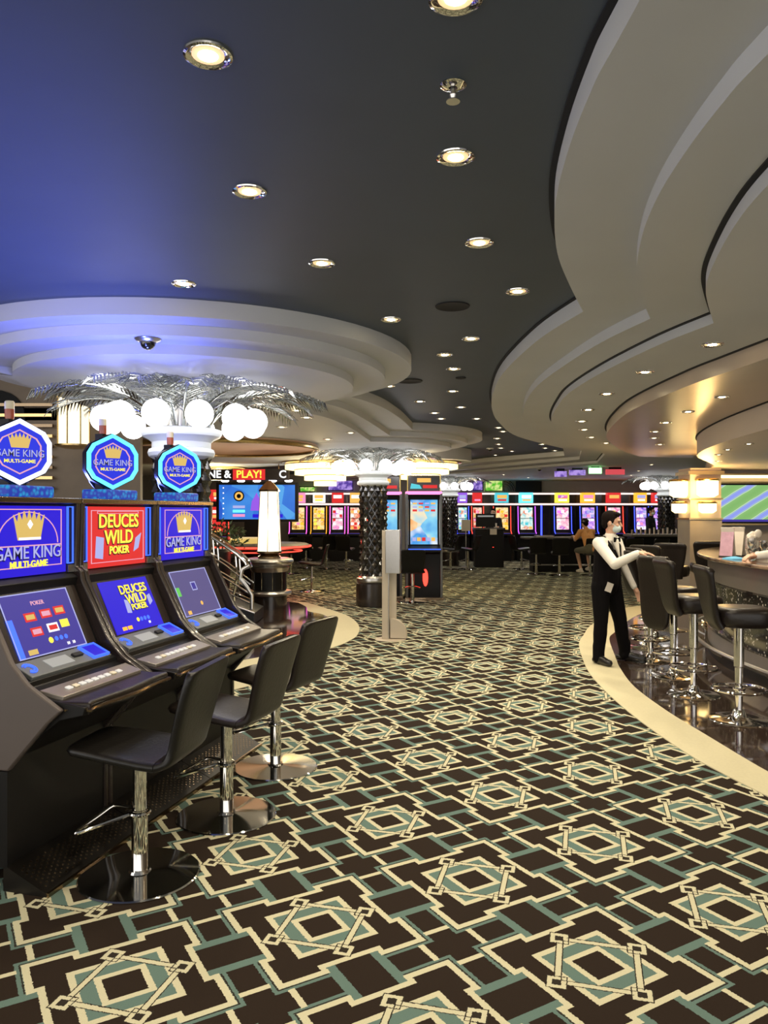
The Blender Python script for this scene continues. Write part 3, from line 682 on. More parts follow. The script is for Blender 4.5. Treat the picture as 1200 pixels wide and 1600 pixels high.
    for s in (-1, 1):
        st = MB(); frame_plates(st, gf, s*.312-.022, s*.312+.022, -.135, .165, .005, .0, .012, 0); st.plate(rectpts(s*.312-.015,s*.312+.015,-.128,.158), gf, 0, .006, 1)
        st.build('light_strip', ['blue2','navyink'], t); MB().plate(rectpts(s*.312-.024,s*.312+.024,-.18,-.142), gf, 0, .012).build('speaker', 'brushed', t)
    MB().box(-.02,.035,-H,H,1.695,1.722).build('top_trim', 'bronze', t, bevel=.004)
    # topper: blue plinth and two lit octagons in a V
    MB().box(-.12,.035,-.17,.15,1.722,1.778).build('topper_base', 'topbase', t, bevel=.01)
    for q, (ang, cp_, cs_) in enumerate(((-38,.015,-.075),(8,-.14,.10))):
        a_ = math.radians(ang); n = Vector((math.cos(a_), math.sin(a_), 0)); r_ = Vector((-math.sin(a_), math.cos(a_), 0))
        tf = (Vector((cp_, cs_, 1.937 if q == 0 else 1.93)), r_, Z_, n)
        bd = MB().plate(hexa(.165 if q == 0 else .18), tf, -.07 if q == 0 else -.05, 0).build('topper_housing', 'cab_black', t, bevel=.01)
        if q: break
        nb = MB(); A = hexa(.158); B = hexa(.136)
        for k_ in range(len(A)):
            l = (k_+1) % len(A); nb.plate([A[k_],A[l],B[l],B[k_]], tf, 0, .016)
        nb.build('neon_rim', 'neonwhite' if i == 0 else 'cyan', bd); MB().plate(B, tf, 0, .006).build('sign_face', 'signblue', bd)
        A = hexa(.108); B = hexa(.101); nb = MB()
        for k_ in range(len(A)):
            l = (k_+1) % len(A); nb.plate([A[k_],A[l],B[l],B[k_]], tf, .006, .010)
        nb.build('inner_line', 'pink', bd)
        cr = MB(); crown(cr, tf, 0, .055, .085, .008, .014); cr.build('crown_picture', 'goldlit', bd)
        text('lettering_shadow', 'GAME KING', .050, tf, 'navyink', bd, .0085, .0008, sx=.84, at=(.001,-.010)); text('lettering', 'GAME KING', .049, tf, 'lilac', bd, .012, 0, sx=.84, at=(0,-.008))
        text('lettering', 'MULTI-GAME', .024, tf, 'yellow', bd, .012, .0003, at=(0,-.045))
    cn = MB().lathe([(.020,0),(.022,.02),(.022,.05)], (-.08,-.03,2.10), 20).build('candle_lamp', 'redglass', t)
    MB().lathe([(.0225,.05),(.0225,.085),(.018,.09),(0,.09)], (-.08,-.03,2.10), 20).build('candle_cap', 'cream', cn)
    MB().box(-.11,-.06,-.06,.0,1.77,2.10).build('topper_post', 'cab_black', t)
    lamp('AREA', 'uplight', (-.34,0,1.78), 20.0, (.15,.20,1), .22, t, rot=(PI,0,0))
    return t
M['topbase'] = glow('blue_swirl_base', (.03,.30,.75), .9); M['signblue'] = glow('sign_blue', (.015,.03,.70), 1.1); M['redglass'] = mat('red_candle', (.4,.10,.06), .2)
nt_ = M['topbase'].node_tree; nz_ = nt_.nodes.new('ShaderNodeTexVoronoi'); nz_.inputs['Scale'].default_value = 40; rp_ = nt_.nodes.new('ShaderNodeValToRGB')
rp_.color_ramp.elements[0].color = (.02,.45,.8,1); rp_.color_ramp.elements[1].color = (.02,.05,.45,1); rp_.color_ramp.elements[1].position = .6
tc_ = nt_.nodes.new('ShaderNodeTexCoord'); nt_.links.new(tc_.outputs['Object'], nz_.inputs['Vector']); nt_.links.new(nz_.outputs[0], rp_.inputs[0]); nt_.links.new(rp_.outputs[0], nt_.nodes['Principled BSDF'].inputs['Emission Color'])
slot_near(0, 'nearest slot machine with blue crown glass, cut by the picture edge')
slot_near(1, 'middle slot machine with a red upper glass and blue screen')
slot_near(2, 'third slot machine of the near row, dull violet screen')

# ------------------------------------------------------------------ slot stools
def slot_stool(loc, rz, label, seat_m='leather'):
    t = thing('slot_stool', label, 'stool', loc, rz, 'swivel stools at the near slot machines')
    P = catmull([(.25,.592),(.23,.600),(.08,.588),(-.08,.568),(-.17,.562)], 5)
    W = [.30,.37,.42,.44,.45]; Wc = [w_[0] for w_ in catmull([(x,) for x in W], 5)]
    ribbon(MB(), P, Wc, [.028]+[.052]*(len(P)-2)+[.052]).build('seat', seat_m, t, sharp=60)
    B = catmull([(-.165,.560),(-.215,.578),(-.238,.63),(-.262,.72),(-.295,.84),(-.330,.955),(-.334,.972)], 5)
    W = [.44,.42,.40,.42,.445,.44,.36]; Wc = [w_[0] for w_ in catmull([(x,) for x in W], 5)]
    ribbon(MB(), B, Wc, [.050]*(len(B)-1)+[.03]).build('backrest', seat_m, t, sharp=60)
    MB().lathe([(.10,.525),(.10,.54),(.04,.545),(.04,.52)], n=24).build('seat_plate', 'cab_black', t)
    MB().lathe([(.036,.012),(.036,.30),(.030,.302),(.030,.53),(0,.53)], n=28).build('pole', 'chrome', t)
    MB().lathe([(.265,0),(.268,.006),(.262,.011),(.10,.016),(.05,.020),(.045,.030),(0,.03)], n=64).build('base_disc', 'chrome', t)
    f = MB(); f.tube([(.03,-.04,.29),(.20,-.155,.245),(.215,-.16,.24),(.225,-.13,.24),(.225,.13,.24),(.215,.16,.24),(.20,.155,.245),(.03,.04,.29)], .009, 8); f.torus((0,0,.285), .041, .010, 24)
    f.build('footrest', 'chrome', t)
    return t
slot_stool((-1.11,3.49,0), ROW+PI+.10, 'nearest black slot stool with mirror base at the left')
slot_stool((-.855,4.17,0), ROW+PI-.04, 'middle slot stool of three, pulled out from the red machine', 'leather_brown')
slot_stool((-.70,4.96,0), ROW+PI-.16, 'third slot stool, its pale reflecting base on the carpet', 'leather_brown')

# ------------------------------------------------------------------ the bar
BP = [(5.4,1.2),(4.9,2.6),(4.35,3.7),(4.05,4.6),(3.82,5.6),(3.68,6.6),(3.64,7.4),(3.70,8.3),(3.95,9.3),(4.38,10.2),(5.0,10.9),(5.8,11.3),(6.8,11.5)]
bp = catmull(BP, 6)
bar = thing('bar_counter', 'long curved bar counter with black mosaic front and stone top', 'bar counter', (0,0,0))
sweep(MB(), bp, [(0,.27),(-.02,.27),(-.02,.86),(0,.86)], -1).build('mosaic_front', 'mosaic', bar)
for i, (a, z0, z1, m) in enumerate([(.10,.0,.10,'cab_black')]): sweep(MB(), bp, [(.02,z0),(-.05,z0),(-.05,z1),(.02,z1)], -1).build('toe_kick', m, bar)
sweep(MB(), bp, [(-.02,.10),(.07,.10),(.08,.13),(.075,.17),(.045,.20),(.05,.23),(.035,.265),(0,.28),(-.02,.28)], -1).build('plinth_moulding', 'buttonstrip', bar)
sweep(MB(), bp, [(-.02,.84),(.02,.84),(.035,.87),(.03,.90),(.06,.94),(.075,.98),(.07,1.02),(.10,1.06),(.11,1.09),(.10,1.115),(-.02,1.115)], -1).build('apron_moulding', 'buttonstrip', bar)
MB().prism(offset(bp, .145) + offset(bp, -.50)[::-1], 1.115, 1.155).build('counter_top', 'counter', bar, bevel=.012, seg=3)
sweep(MB(), bp, [(.150,1.120),(.158,1.135),(.150,1.150),(.140,1.135)], -1).build('edge_rail', 'bronze', bar)
fr_p = offset(bp, .20); fr3 = [(x,y,.20) for x,y in fr_p]
ft = MB().tube(fr3, .022, 8).build('foot_rail', 'brushed', bar)
for k_ in range(6, len(bp)-6, 9):
    MB().tube([(fr_p[k_][0],fr_p[k_][1],.20),(offset(bp,.12)[k_][0],offset(bp,.12)[k_][1],.12),(bp[k_][0],bp[k_][1],.06)], .012, 6).build('rail_bracket', 'brushed', ft)

def bar_stool(loc, rz, label, long=False):
    t = thing('bar_stool', label, 'bar stool', loc, rz, 'black leather stools along the bar')
    ring = lambda z, s: [( .02+.205*s*math.copysign(abs(math.cos(q))**.6, math.cos(q)), .205*s*math.copysign(abs(math.sin(q))**.6, math.sin(q)), z) for q in [2*PI*(k+.5)/32 for k in range(32)]]
    MB().loft([ring(.752,.85),ring(.762,.95),ring(.79,1.0),ring(.86,1.0),ring(.885,.97),ring(.900,.88),ring(.906,.55)]).build('seat', 'leather_brown', t, sharp=60)
    B = catmull([(-.165,.74),(-.20,.80),(-.225,.90),(-.245,1.02),(-.262,1.12),(-.272,1.185),(-.262,1.215)], 5)
    W = [w_[0] for w_ in catmull([(x,) for x in (.30,.31,.34,.39,.42,.43,.38)], 5)]
    if long: B = catmull([(-.215,.50),(-.232,.56),(-.238,.72),(-.240,.86),(-.250,1.02),(-.262,1.14),(-.262,1.215)], 5); W = [w_[0] for w_ in catmull([(x,) for x in (.22,.33,.38,.40,.42,.43,.38)], 5)]
    ribbon(MB(), B, W, [.06]*(len(B)-8)+[.065,.07,.078,.085,.09,.085,.075,.04]).build('backrest', 'leather_brown', t, sharp=60)
    MB().lathe([(.028,.05),(.030,.42),(.038,.43),(.038,.74),(.09,.745),(.09,.76),(0,.76)], n=24).build('pole', 'chrome', t)
    MB().lathe([(.225,0),(.228,.006),(.222,.012),(.10,.020),(.06,.04),(.045,.075),(.034,.09),(0,.09)], n=48).build('base_disc', 'chrome', t)
    f = MB(); f.torus((0,0,.25), .20, .012, 40); 
    for q in range(3): f.tube([(.03*math.cos(q*2.09+.5),.03*math.sin(q*2.09+.5),.25),(.2*math.cos(q*2.09+.5),.2*math.sin(q*2.09+.5),.25)], .008, 6)
    f.torus((0,0,.25),.036,.012,20); f.build('foot_ring', 'chrome', t)
    return t
b0 = bar_stool((2.81,6.08,0), -.12, 'nearest black bar stool, seat cut by the right picture edge')
for (x, y, r, lb) in [(2.79,6.92,.02,'second bar stool from the front, seat showing beside the nearest back'),
     (2.95,8.50,.25,'bar stool right behind the one the man touches'),(3.18,9.30,.45,'fourth-row bar stool deep along the curving bar'),(3.55,10.05,.75,'far bar stool where the counter curves away'),
     (4.05,10.75,1.05,'farther bar stool beside the sparkling far end of the bar'),(4.75,11.35,1.35,'last bar stool behind the curve of the bar')]:
    dup(b0, (x,y,0), r, lb)

bar_stool((2.90,7.70,0), .42, 'bar stool with a long black back that the waistcoated man is touching', True)
# back of the bar: pillar with sconces, big screen, things on the counter
p = thing('lit_pillar', 'square beige pillar with glowing amber sconces behind the bar', 'pillar', (5.42,13.2,0))
MB().box(-.26,.26,-.26,.26,0,Z5).build('shaft', 'soffit_bar', p); MB().box(-.285,.285,-.285,.285,1.52,1.55).build('band', 'gold', p); MB().box(-.285,.285,-.285,.285,1.86,1.885).build('band', 'gold', p)
MB().box(-.30,.30,-.30,.30,2.28,2.34).build('head_band', 'gold', p)
MB().box(-.27,.27,-.27,.27,0,1.52).build('lower_cladding', 'wall_grey', p)
for (x, y) in ((0,-.33),(-.33,0)):
    for z0, z1, w_ in ((1.90,2.20,.17),(1.63,1.82,.14)):
        s = MB().lathe([(w_*.6,z0),(w_,z0+.04),(w_,z1-.03),(w_*.8,z1),(0,z1)], (x,y,0), 20).build('sconce', 'sconce', p)
        MB().lathe([(w_*1.08,z1-.03),(w_*1.12,z1-.01),(w_,z1+.01)], (x,y,0), 20).build('sconce_rim', 'gold', s)
lamp('POINT', 'sconce_lamp', (-.2,-.75,2.0), 45, (1,.62,.22), .12, p)
tv = thing('video_wall', 'large screen showing green and blue sports field behind the bar', 'screen', (7.25,13.5,1.80))
MB().box(-1.40,1.40,-.05,.05,-.36,.36).build('housing', 'cab_black', tv)
def field_material():
    m = glow('sports_picture', (.2,.5,.2), 1.15); nt = m.node_tree; b = nt.nodes['Principled BSDF']
    tc = nt.nodes.new('ShaderNodeTexCoord'); mp = nt.nodes.new('ShaderNodeMapping'); mp.inputs['Rotation'].default_value = (0,math.radians(32),0); nt.links.new(tc.outputs['Object'], mp.inputs[0])
    wv = nt.nodes.new('ShaderNodeTexWave'); wv.bands_direction = 'Z'; wv.inputs['Scale'].default_value = 1.1; wv.inputs['Distortion'].default_value = 1.0; wv.inputs['Detail Scale'].default_value = 1.5; nt.links.new(mp.outputs[0], wv.inputs['Vector'])
    r = nt.nodes.new('ShaderNodeValToRGB'); e = r.color_ramp.elements; e[0].color = (.20,.42,.13,1); e[1].color = (.25,.30,.75,1); e[1].position = .93
    q = e.new(.62); q.color = (.24,.46,.16,1); q = e.new(.70); q.color = (.70,.80,.72,1); q = e.new(.76); q.color = (.26,.44,.20,1); q = e.new(.86); q.color = (.32,.45,.75,1)
    nt.links.new(wv.outputs[0], r.inputs[0]); nt.links.new(r.outputs[0], b.inputs['Emission Color']); return m
MB().box(-1.36,1.36,-.06,-.045,-.32,.32).build('screen', field_material(), tv); f = MB()
frame_plates(f, (Vector((0,-.06,0)),X_,Z_,Vector((0,-1,0))), -1.42,1.42,-.38,.38,.03,0,.03); f.build('frame', 'gold', tv)
f = MB(); f.box(-1.36,1.36,-.066,-.06,-.32,-.28); f.build('ticker_bar', 'bluedim', tv)
t = thing('light_cove', 'long warm light strip on the wall above the sports screen', 'light strip', (7.4,13.45,2.27)); MB().box(-1.6,1.6,-.05,.10,-.02,.02).build('strip', 'sconce', t); MB().box(-1.65,1.65,-.08,.12,.02,.05).build('shelf', 'gold', t)
CT = 1.155
def card_stand(x, y, rz, label, m):
    t = thing('menu_stand', label, 'menu', (x,y,CT), rz, 'menu stands on the bar'); 
    T = MB(); T.T = Matrix.Rotation(.18,4,'Y'); T.box(-.004,.004,-.07,.07,0,.33); T.build('card', m, t); T = MB(); T.T = Matrix.Translation((.10,0,0)) @ Matrix.Rotation(-.18,4,'Y'); T.box(-.004,.004,-.07,.07,0,.33); T.build('card', 'paper', t)
    MB().box(-.01,.11,-.075,.075,0,.012).build('base', 'rubber', t)
card_stand(3.76,8.45,.75,'pinkish folded menu card standing on the bar top','pinkcard')
card_stand(3.95,8.62,.6,'second pale menu card behind the first on the bar','paper')
def goblet(x, y, s, label):
    t = thing('glass', label, 'glass', (x,y,CT), 0, 'glasses on the bar top')
    MB().lathe([(.032*s,0),(.032*s,.003),(.005*s,.006),(.005*s,.07*s),(.025*s,.085*s),(.042*s,.12*s),(.040*s,.175*s),(.037*s,.175*s),(.038*s,.12*s),(.02*s,.09*s),(0,.088*s)], n=24).build('bowl', 'glass', t)
goblet(3.86,8.08,1.25,'tall clear stemmed glass before the bartender hand'); goblet(4.02,8.12,1.1,'shorter clear glass behind the stemmed one')
v = thing('garnish_jar', 'round bowl with pale folded napkins beside the menu cards', 'bowl', (4.03,8.38,CT))
MB().lathe([(.05,0),(.08,.05),(.09,.12),(.08,.17),(.075,.17),(.08,.12),(.04,.02),(0,.02)], n=28).build('bowl', 'glass', v)
nk = MB(); 
for k_ in range(7): nk.sphere((.04*math.cos(k_), .04*math.sin(k_*1.7), .14+.02*k_), .045, 10, 6, sc=(1,.5,1.1))
nk.build('napkins', 'paper', v, remesh=.012)
n_ = MB().loft([[(.11*math.cos(q)*s*(1+.2*math.sin(3*q)), .09*math.sin(q)*s, z) for q in [2*PI*k/20 for k in range(20)]] for s, z in ((1,0),(.95,.012),(.6,.022),(.25,.03))]).build('napkin', 'bluecloth'); n_.location = (3.66,8.02,CT); tag(n_, 'crumpled blue cloth lying on the bar top by the hand', 'cloth')
M['greenneon'] = glow('green_exit', (.35,1,.35), 3.0); M['redsign'] = glow('red_sign', (.85,.10,.12), .8)
M['cream_metal'] = mat('cream_metal', (.50,.43,.33), .45, .3); M['bluescreen2'] = art('azure_screen', [(.02,.08,.55),(.04,.22,.75),(.10,.40,.85)], 1.5, 1.0); M['pinkneon'] = glow('pink_light_bar', (1,.25,.55), 1.8)
M['purpleneon'] = glow('purple_neon', (.45,.08,1), 3.0)

# ------------------------------------------------------------------ left middle distance: stairwell, pedestal, lantern, railing, sign
for k in range(9):
    o = MB().box(-7.2,-4.45,10.30,10.36,1.95+.14*k,1.99+.14*k).build('wall_louvre', 'gold' if k % 2 else 'bronze'); tag(o, 'thin golden horizontal slat on the brown wall behind the toppers', 'wall slat', 'golden wall slats')
ar = MB().plate([(-.40,-1.2),(.40,-1.2)] + [(.40*math.cos(q), .35*math.sin(q)) for q in [PI*k/12 for k in range(13)]], (Vector((-5.25,10.39,2.95)),X_,Z_,Vector((0,-1,0))), 0, .03).build('arch_niche', 'black_gap')
tag(ar, 'dark round-topped arch in the brown wall at the left edge', 'arch')
t = thing('wall_lantern', 'tall warm glowing panel lantern behind the globes of the near column', 'lantern', (-4.02,9.95,2.52), 0)
MB().lathe([(.20,0),(.20,.78),(0,.78)], n=8).build('glass', 'lantern', t)
for q in range(8): MB().tube([(.205*math.cos(2*PI*q/8),.205*math.sin(2*PI*q/8),-.02),(.205*math.cos(2*PI*q/8),.205*math.sin(2*PI*q/8),.80)], .010, 6).build('mullion', 'gold', t)
MB().lathe([(.23,.78),(.24,.82),(.12,.90),(.02,.92),(.02,1.88),(0,1.88)], n=24).build('cap', 'gold', t); MB().lathe([(0,-.06),(.12,-.05),(.23,-.02),(.23,0),(0,0)], n=24).build('foot', 'gold', t)
t = thing('pedestal', 'round black drum pedestal with champagne rings under the glowing lantern', 'pedestal', (-1.97,13.2,0))
MB().lathe([(.30,.0),(.30,.22),(0,.22)], n=40).build('base', 'cab_dark', t)
MB().lathe([(.30,.22),(.37,.235),(.385,.27),(.37,.305),(.30,.32)], n=48).build('lower_ring', 'brushed', t)
dr = MB().lathe([(.29,.32),(.29,.64),(0,.64)], n=40).build('drum', 'cab_black', t)
for k in range(10): MB().tube([(.295*math.cos(k*.628),.295*math.sin(k*.628),.33),(.295*math.cos(k*.628),.295*math.sin(k*.628),.63)], .007, 6).build('chrome_bar', 'chrome', dr)
MB().lathe([(.30,.63),(.32,.66),(.34,.70),(.30,.73),(.36,.75),(.41,.78),(.42,.81),(.41,.84),(.35,.86),(0,.86)], n=56).build('top_ring', 'brushed', t)
t = thing('table_lantern', 'large tapered cream glass lantern glowing on the round pedestal', 'lantern', (-1.97,13.2,.86))
MB().lathe([(.19,0),(.20,.03),(.15,.06),(.215,.09),(.225,.12),(0,.12)], n=32).build('foot', 'bronze', t)
hx = lambda r, z: [(r*math.cos(PI/6+PI/3*k), r*math.sin(PI/6+PI/3*k), z) for k in range(6)]
MB().loft([hx(.215,.12), hx(.165,1.14)]).build('glass', 'lantern', t)
for k in range(6): MB().tube([hx(.218,.12)[k], hx(.168,1.14)[k]], .006, 6).build('edge_bar', 'bronze', t)
MB().loft([hx(.19,1.14), hx(.19,1.17), hx(.12,1.25), hx(.03,1.33)]).build('cap', 'bronze', t)
lamp('POINT', 'lantern_lamp', (0,-.35,.6), 30, (1,.85,.6), .15, t)
t = thing('stair_railing', 'chrome stair railing sloping down beside the lantern pedestal', 'railing', (-2.3,11.6,0))
for dy in (0, .28):
    MB().tube([(-.75,dy,1.52),(-.30,dy-.05,1.28),(.10,dy-.1,1.02),(.22,dy-.1,.90),(.26,dy-.1,.80)], .026, 10).build('hand_rail', 'chrome', t)
    for k in range(3): MB().tube([(-.75,dy,1.25-.22*k),(-.10,dy-.05,.86-.2*k),(.30,dy-.1,.56-.14*k)], .014, 8).build('cross_rail', 'chrome', t)
    for x, z in ((-.62,1.44),(-.28,1.26),(.06,1.03)): MB().tube([(x,dy-.04,z),(x+.03,dy-.05,z-.35),(x-.02,dy-.05,z-.62),(x+.02,dy-.05,max(.04,z-1.2))], .018, 8).build('post', 'chrome', t)
MB().tube([(.30,-.2,.86),(.20,-.2,.80),(.17,-.2,.66),(.26,-.2,.54),(.34,-.2,.42),(.34,-.2,.12)], .030, 10).build('scroll_newel', 'brushed', t)
st = MB(); st.loft([[(-.55,y,.46),(-.50,y,.52),(.42,y,.18),(.42,y,.02),(-.1,y,.02),(-.55,y,.2)] for y in (-.5,.4)]); st.build('stringer', 'cab_black', t)
MB().tube([(-.50,-.51,.53),(.43,-.51,.19)], .016, 8).build('stringer_trim', 'brushed', t); MB().tube([(-.2,-.51,.22),(.43,-.51,.03)], .014, 8).build('stringer_trim', 'brushed', t)
t = thing('gaming_table', 'round table with a glowing red neon edge behind the lantern', 'table', (-2.5,15.3,0))
MB().lathe([(.55,0),(.55,.06),(.40,.10),(.40,.80),(.7,.90),(0,.90)], n=40).build('body', 'cab_black', t)
MB().lathe([(.95,.93),(1.02,.96),(1.02,1.0),(.95,1.03),(0,1.03)], n=56).build('table_top', 'felt', t); MB().torus((0,0,.975), 1.035, .018, 64).build('neon_edge', 'redneon', t)
MB().torus((0,0,.88), .86, .012, 64).build('neon_underline', 'redneon', t)
MB().lathe([(.30,1.03),(.42,1.05),(.44,1.12),(.38,1.14),(0,1.14)], (-.2,0,0), 32).build('wheel_bowl', 'goldlit', t)
lamp('POINT', 'red_lamp', (.6,-.8,.85), 12, (1,.08,.05), .1, t)
t = thing('planter', 'bushy green plant with red flowers behind the railing', 'plant', (-3.05,13.6,0))
MB().lathe([(.22,0),(.30,.05),(.34,.95),(.30,1.0),(0,.98)], n=24).build('pot', 'cab_black', t)
lf = MB(); rnd = random.Random(5)
for k in range(420):
    a = rnd.uniform(0,2*PI); r = .5*math.sqrt(rnd.random()); z = 1.0+rnd.uniform(0,.55)*(1-r*.9); c = Vector((r*math.cos(a)*1.2, r*math.sin(a), z)); d = Vector((rnd.uniform(-1,1),rnd.uniform(-1,1),rnd.uniform(-.3,1))).normalized(); e = d.orthogonal().normalized(); th = d.cross(e)*.002
    v = [c, c+d*.05+e*.022, c+d*.11, c+d*.05-e*.022]; lf.add([x+th for x in v]+[x-th for x in v], [(0,1,2,3),(7,6,5,4),(0,4,5,1),(1,5,6,2),(2,6,7,3),(3,7,4,0)])
lf.build('foliage', 'leaf', t)
fl = MB(); [fl.sphere((rnd.uniform(-.4,.4), rnd.uniform(-.45,-.1), rnd.uniform(1.15,1.45)), .035, 10, 6) for _ in range(8)]; fl.build('blossom', 'redflower', t)
sg = thing('overhead_sign', 'dark overhead sign reading & PLAY! in orange and white letters', 'sign', (-3.1,17.5,2.50))
MB().box(-1.3,.95,-.06,.06,-.125,.125).build('sign_board', 'cab_dark', sg, bevel=.01); pl = MB().box(-.33,.40,-.075,-.055,-.12,.12).build('red_panel', 'redscreen', sg)
sf = (Vector((0,-.065,0)), X_, Z_, Vector((0,-1,0)))
text('lettering', 'NE &', .24, sf, 'white', sg, .012, .006, at=(-.64,0)); text('lettering', 'PLAY!', .235, sf, 'yellow', pl, .018, .006, sx=.98, at=(.04,0)); text('lettering', 'C', .24, sf, 'white', sg, .012, .006, at=(.80,0))
for k in range(2): MB().tube([(-1.0+k*1.7,0,.12),(-1.0+k*1.7,0,.26)], .012, 6).build('hanger', 'bronze', sg)
t = thing('video_screen', 'large blue screen with a round yellow and black emblem behind the lantern', 'screen', (-2.95,17.9,0))
MB().box(-.95,.95,-.05,.10,1.42,2.34).build('housing', 'cab_black', t)
sc_ = MB().box(-.88,.88,-.065,-.045,1.48,2.28).build('screen', 'bluescreen2', t); sf = (Vector((0,-.066,1.88)), X_, Z_, Vector((0,-1,0)))
for r, m, l in ((.125,'cab_black',.004),(.095,'amber',.008),(.05,'cab_black',.012)): MB().plate([(-.42+r*math.cos(PI/12*k), .14+r*math.sin(PI/12*k)) for k in range(24)], sf, 0, l).build('emblem_ring', m, sc_)
MB().plate([(-.15,-.20),(.12,-.20),(.09,.02),(.05,.10),(-.01,.22),(-.07,.10),(-.12,.02)], sf, 0, .006).build('tower_picture', 'purple', sc_)
for k in range(3): MB().plate(rectpts(-.56,-.28,-.14-.10*k,-.08-.10*k), sf, 0, .006).build('text_bar', ['lilac','cyan','pinkscreen'][k], sc_)
MB().plate(rectpts(-.1,.6,-.36,-.28), sf, 0, .006).build('text_bar', 'blue', sc_)
for k in range(6): MB().plate([(-.78+.018*math.cos(q),.33-.12*k+.018*math.sin(q)) for q in [PI/4*j for j in range(8)]], sf, 0, .005).build('dot_light', 'white', sc_)
for k in range(5): MB().lathe([(.05,0),(.09,.02),(.09,.05),(0,.05)], (-.75+.37*k,-.02,2.345), 16).build('lamp_cup', 'globe', t)
MB().box(-.3,.3,-.03,.08,0,1.42).build('support', 'cab_black', t)

# chandeliers
def chandelier(x, y, R, z0, nt, label):
    t = thing('chandelier', label, 'chandelier', (x,y,Z3), 0, 'tiered crystal rod chandeliers')
    MB().lathe([(R*1.12,0),(R*1.14,-.03),(R*1.05,-.05),(0,-.05)], n=48).build('rim', 'gold', t)
    h = (Z3-.05-z0)/nt
    for k in range(nt):
        r = R*(1-.24*k); mb = MB(); n = 48; top = -.05-h*k
        ring = [(r*(1+(.03 if i%2 else -.01))*math.cos(2*PI*i/(2*n)), r*(1+(.03 if i%2 else -.01))*math.sin(2*PI*i/(2*n))) for i in range(2*n)]
        mb.prism(ring, top-h*.95, top); mb.build('rod_tier', 'crystal', t)
        MB().torus((0,0,top-h*.02), r*1.03, .012, 48, 6).build('tier_band', 'gold', t)
    lamp('POINT', 'chandelier_lamp', (0,-R-.3,z0-Z3-.1), 60, (1,.8,.45), .2, t)
chandelier(-1.30,17.0,.86,2.22,4,'warm tiered chandelier left of the mid-floor palm column')
chandelier(.80,16.9,.80,2.36,3,'warm tiered chandelier right of the mid-floor palm column')
chandelier(-4.0,19.0,.55,2.46,2,'warm chandelier half hidden over the PLAY sign')
struct(MB().prism(circ(.80,16.9,1.12), Z3, Z0), 'ceiling_ring', 'soffit')

# ------------------------------------------------------------------ sanitiser post on the carpet
t = thing('sanitiser_post', 'slim beige post with a metal dispenser box standing on the carpet', 'dispenser stand', (.085,9.95,0), math.radians(-8))
MB().lathe([(.20,0),(.20,.006),(.19,.010),(0,.010)], n=48).build('base_plate', 'cream_metal', t)
MB().box(-.11,-.03,-.02,.02,.01,1.41).build('post', 'cream_metal', t, bevel=.004); MB().box(-.028,.07,.05,.07,.01,.98).build('rear_post', 'cream_metal', t, bevel=.004)
MB().box(-.03,-.018,-.02,.06,.01,1.38).build('side_fin', 'brushed', t)
MB().box(-.055,.135,-.10,.03,.86,1.42).build('dispenser_box', 'brushed', t, bevel=.006)
MB().plate([(.0,.02),(.0,.27)] + [(.0+.21*math.sin(q), .06+.21*math.cos(q)) for q in [PI/2*k/8 for k in range(9)]] + [(.21,.02)], (Vector((0,.03,0)),X_,Z_,Vector((0,-1,0))), -.05, .05).build('drip_tray', 'cream_metal', t)

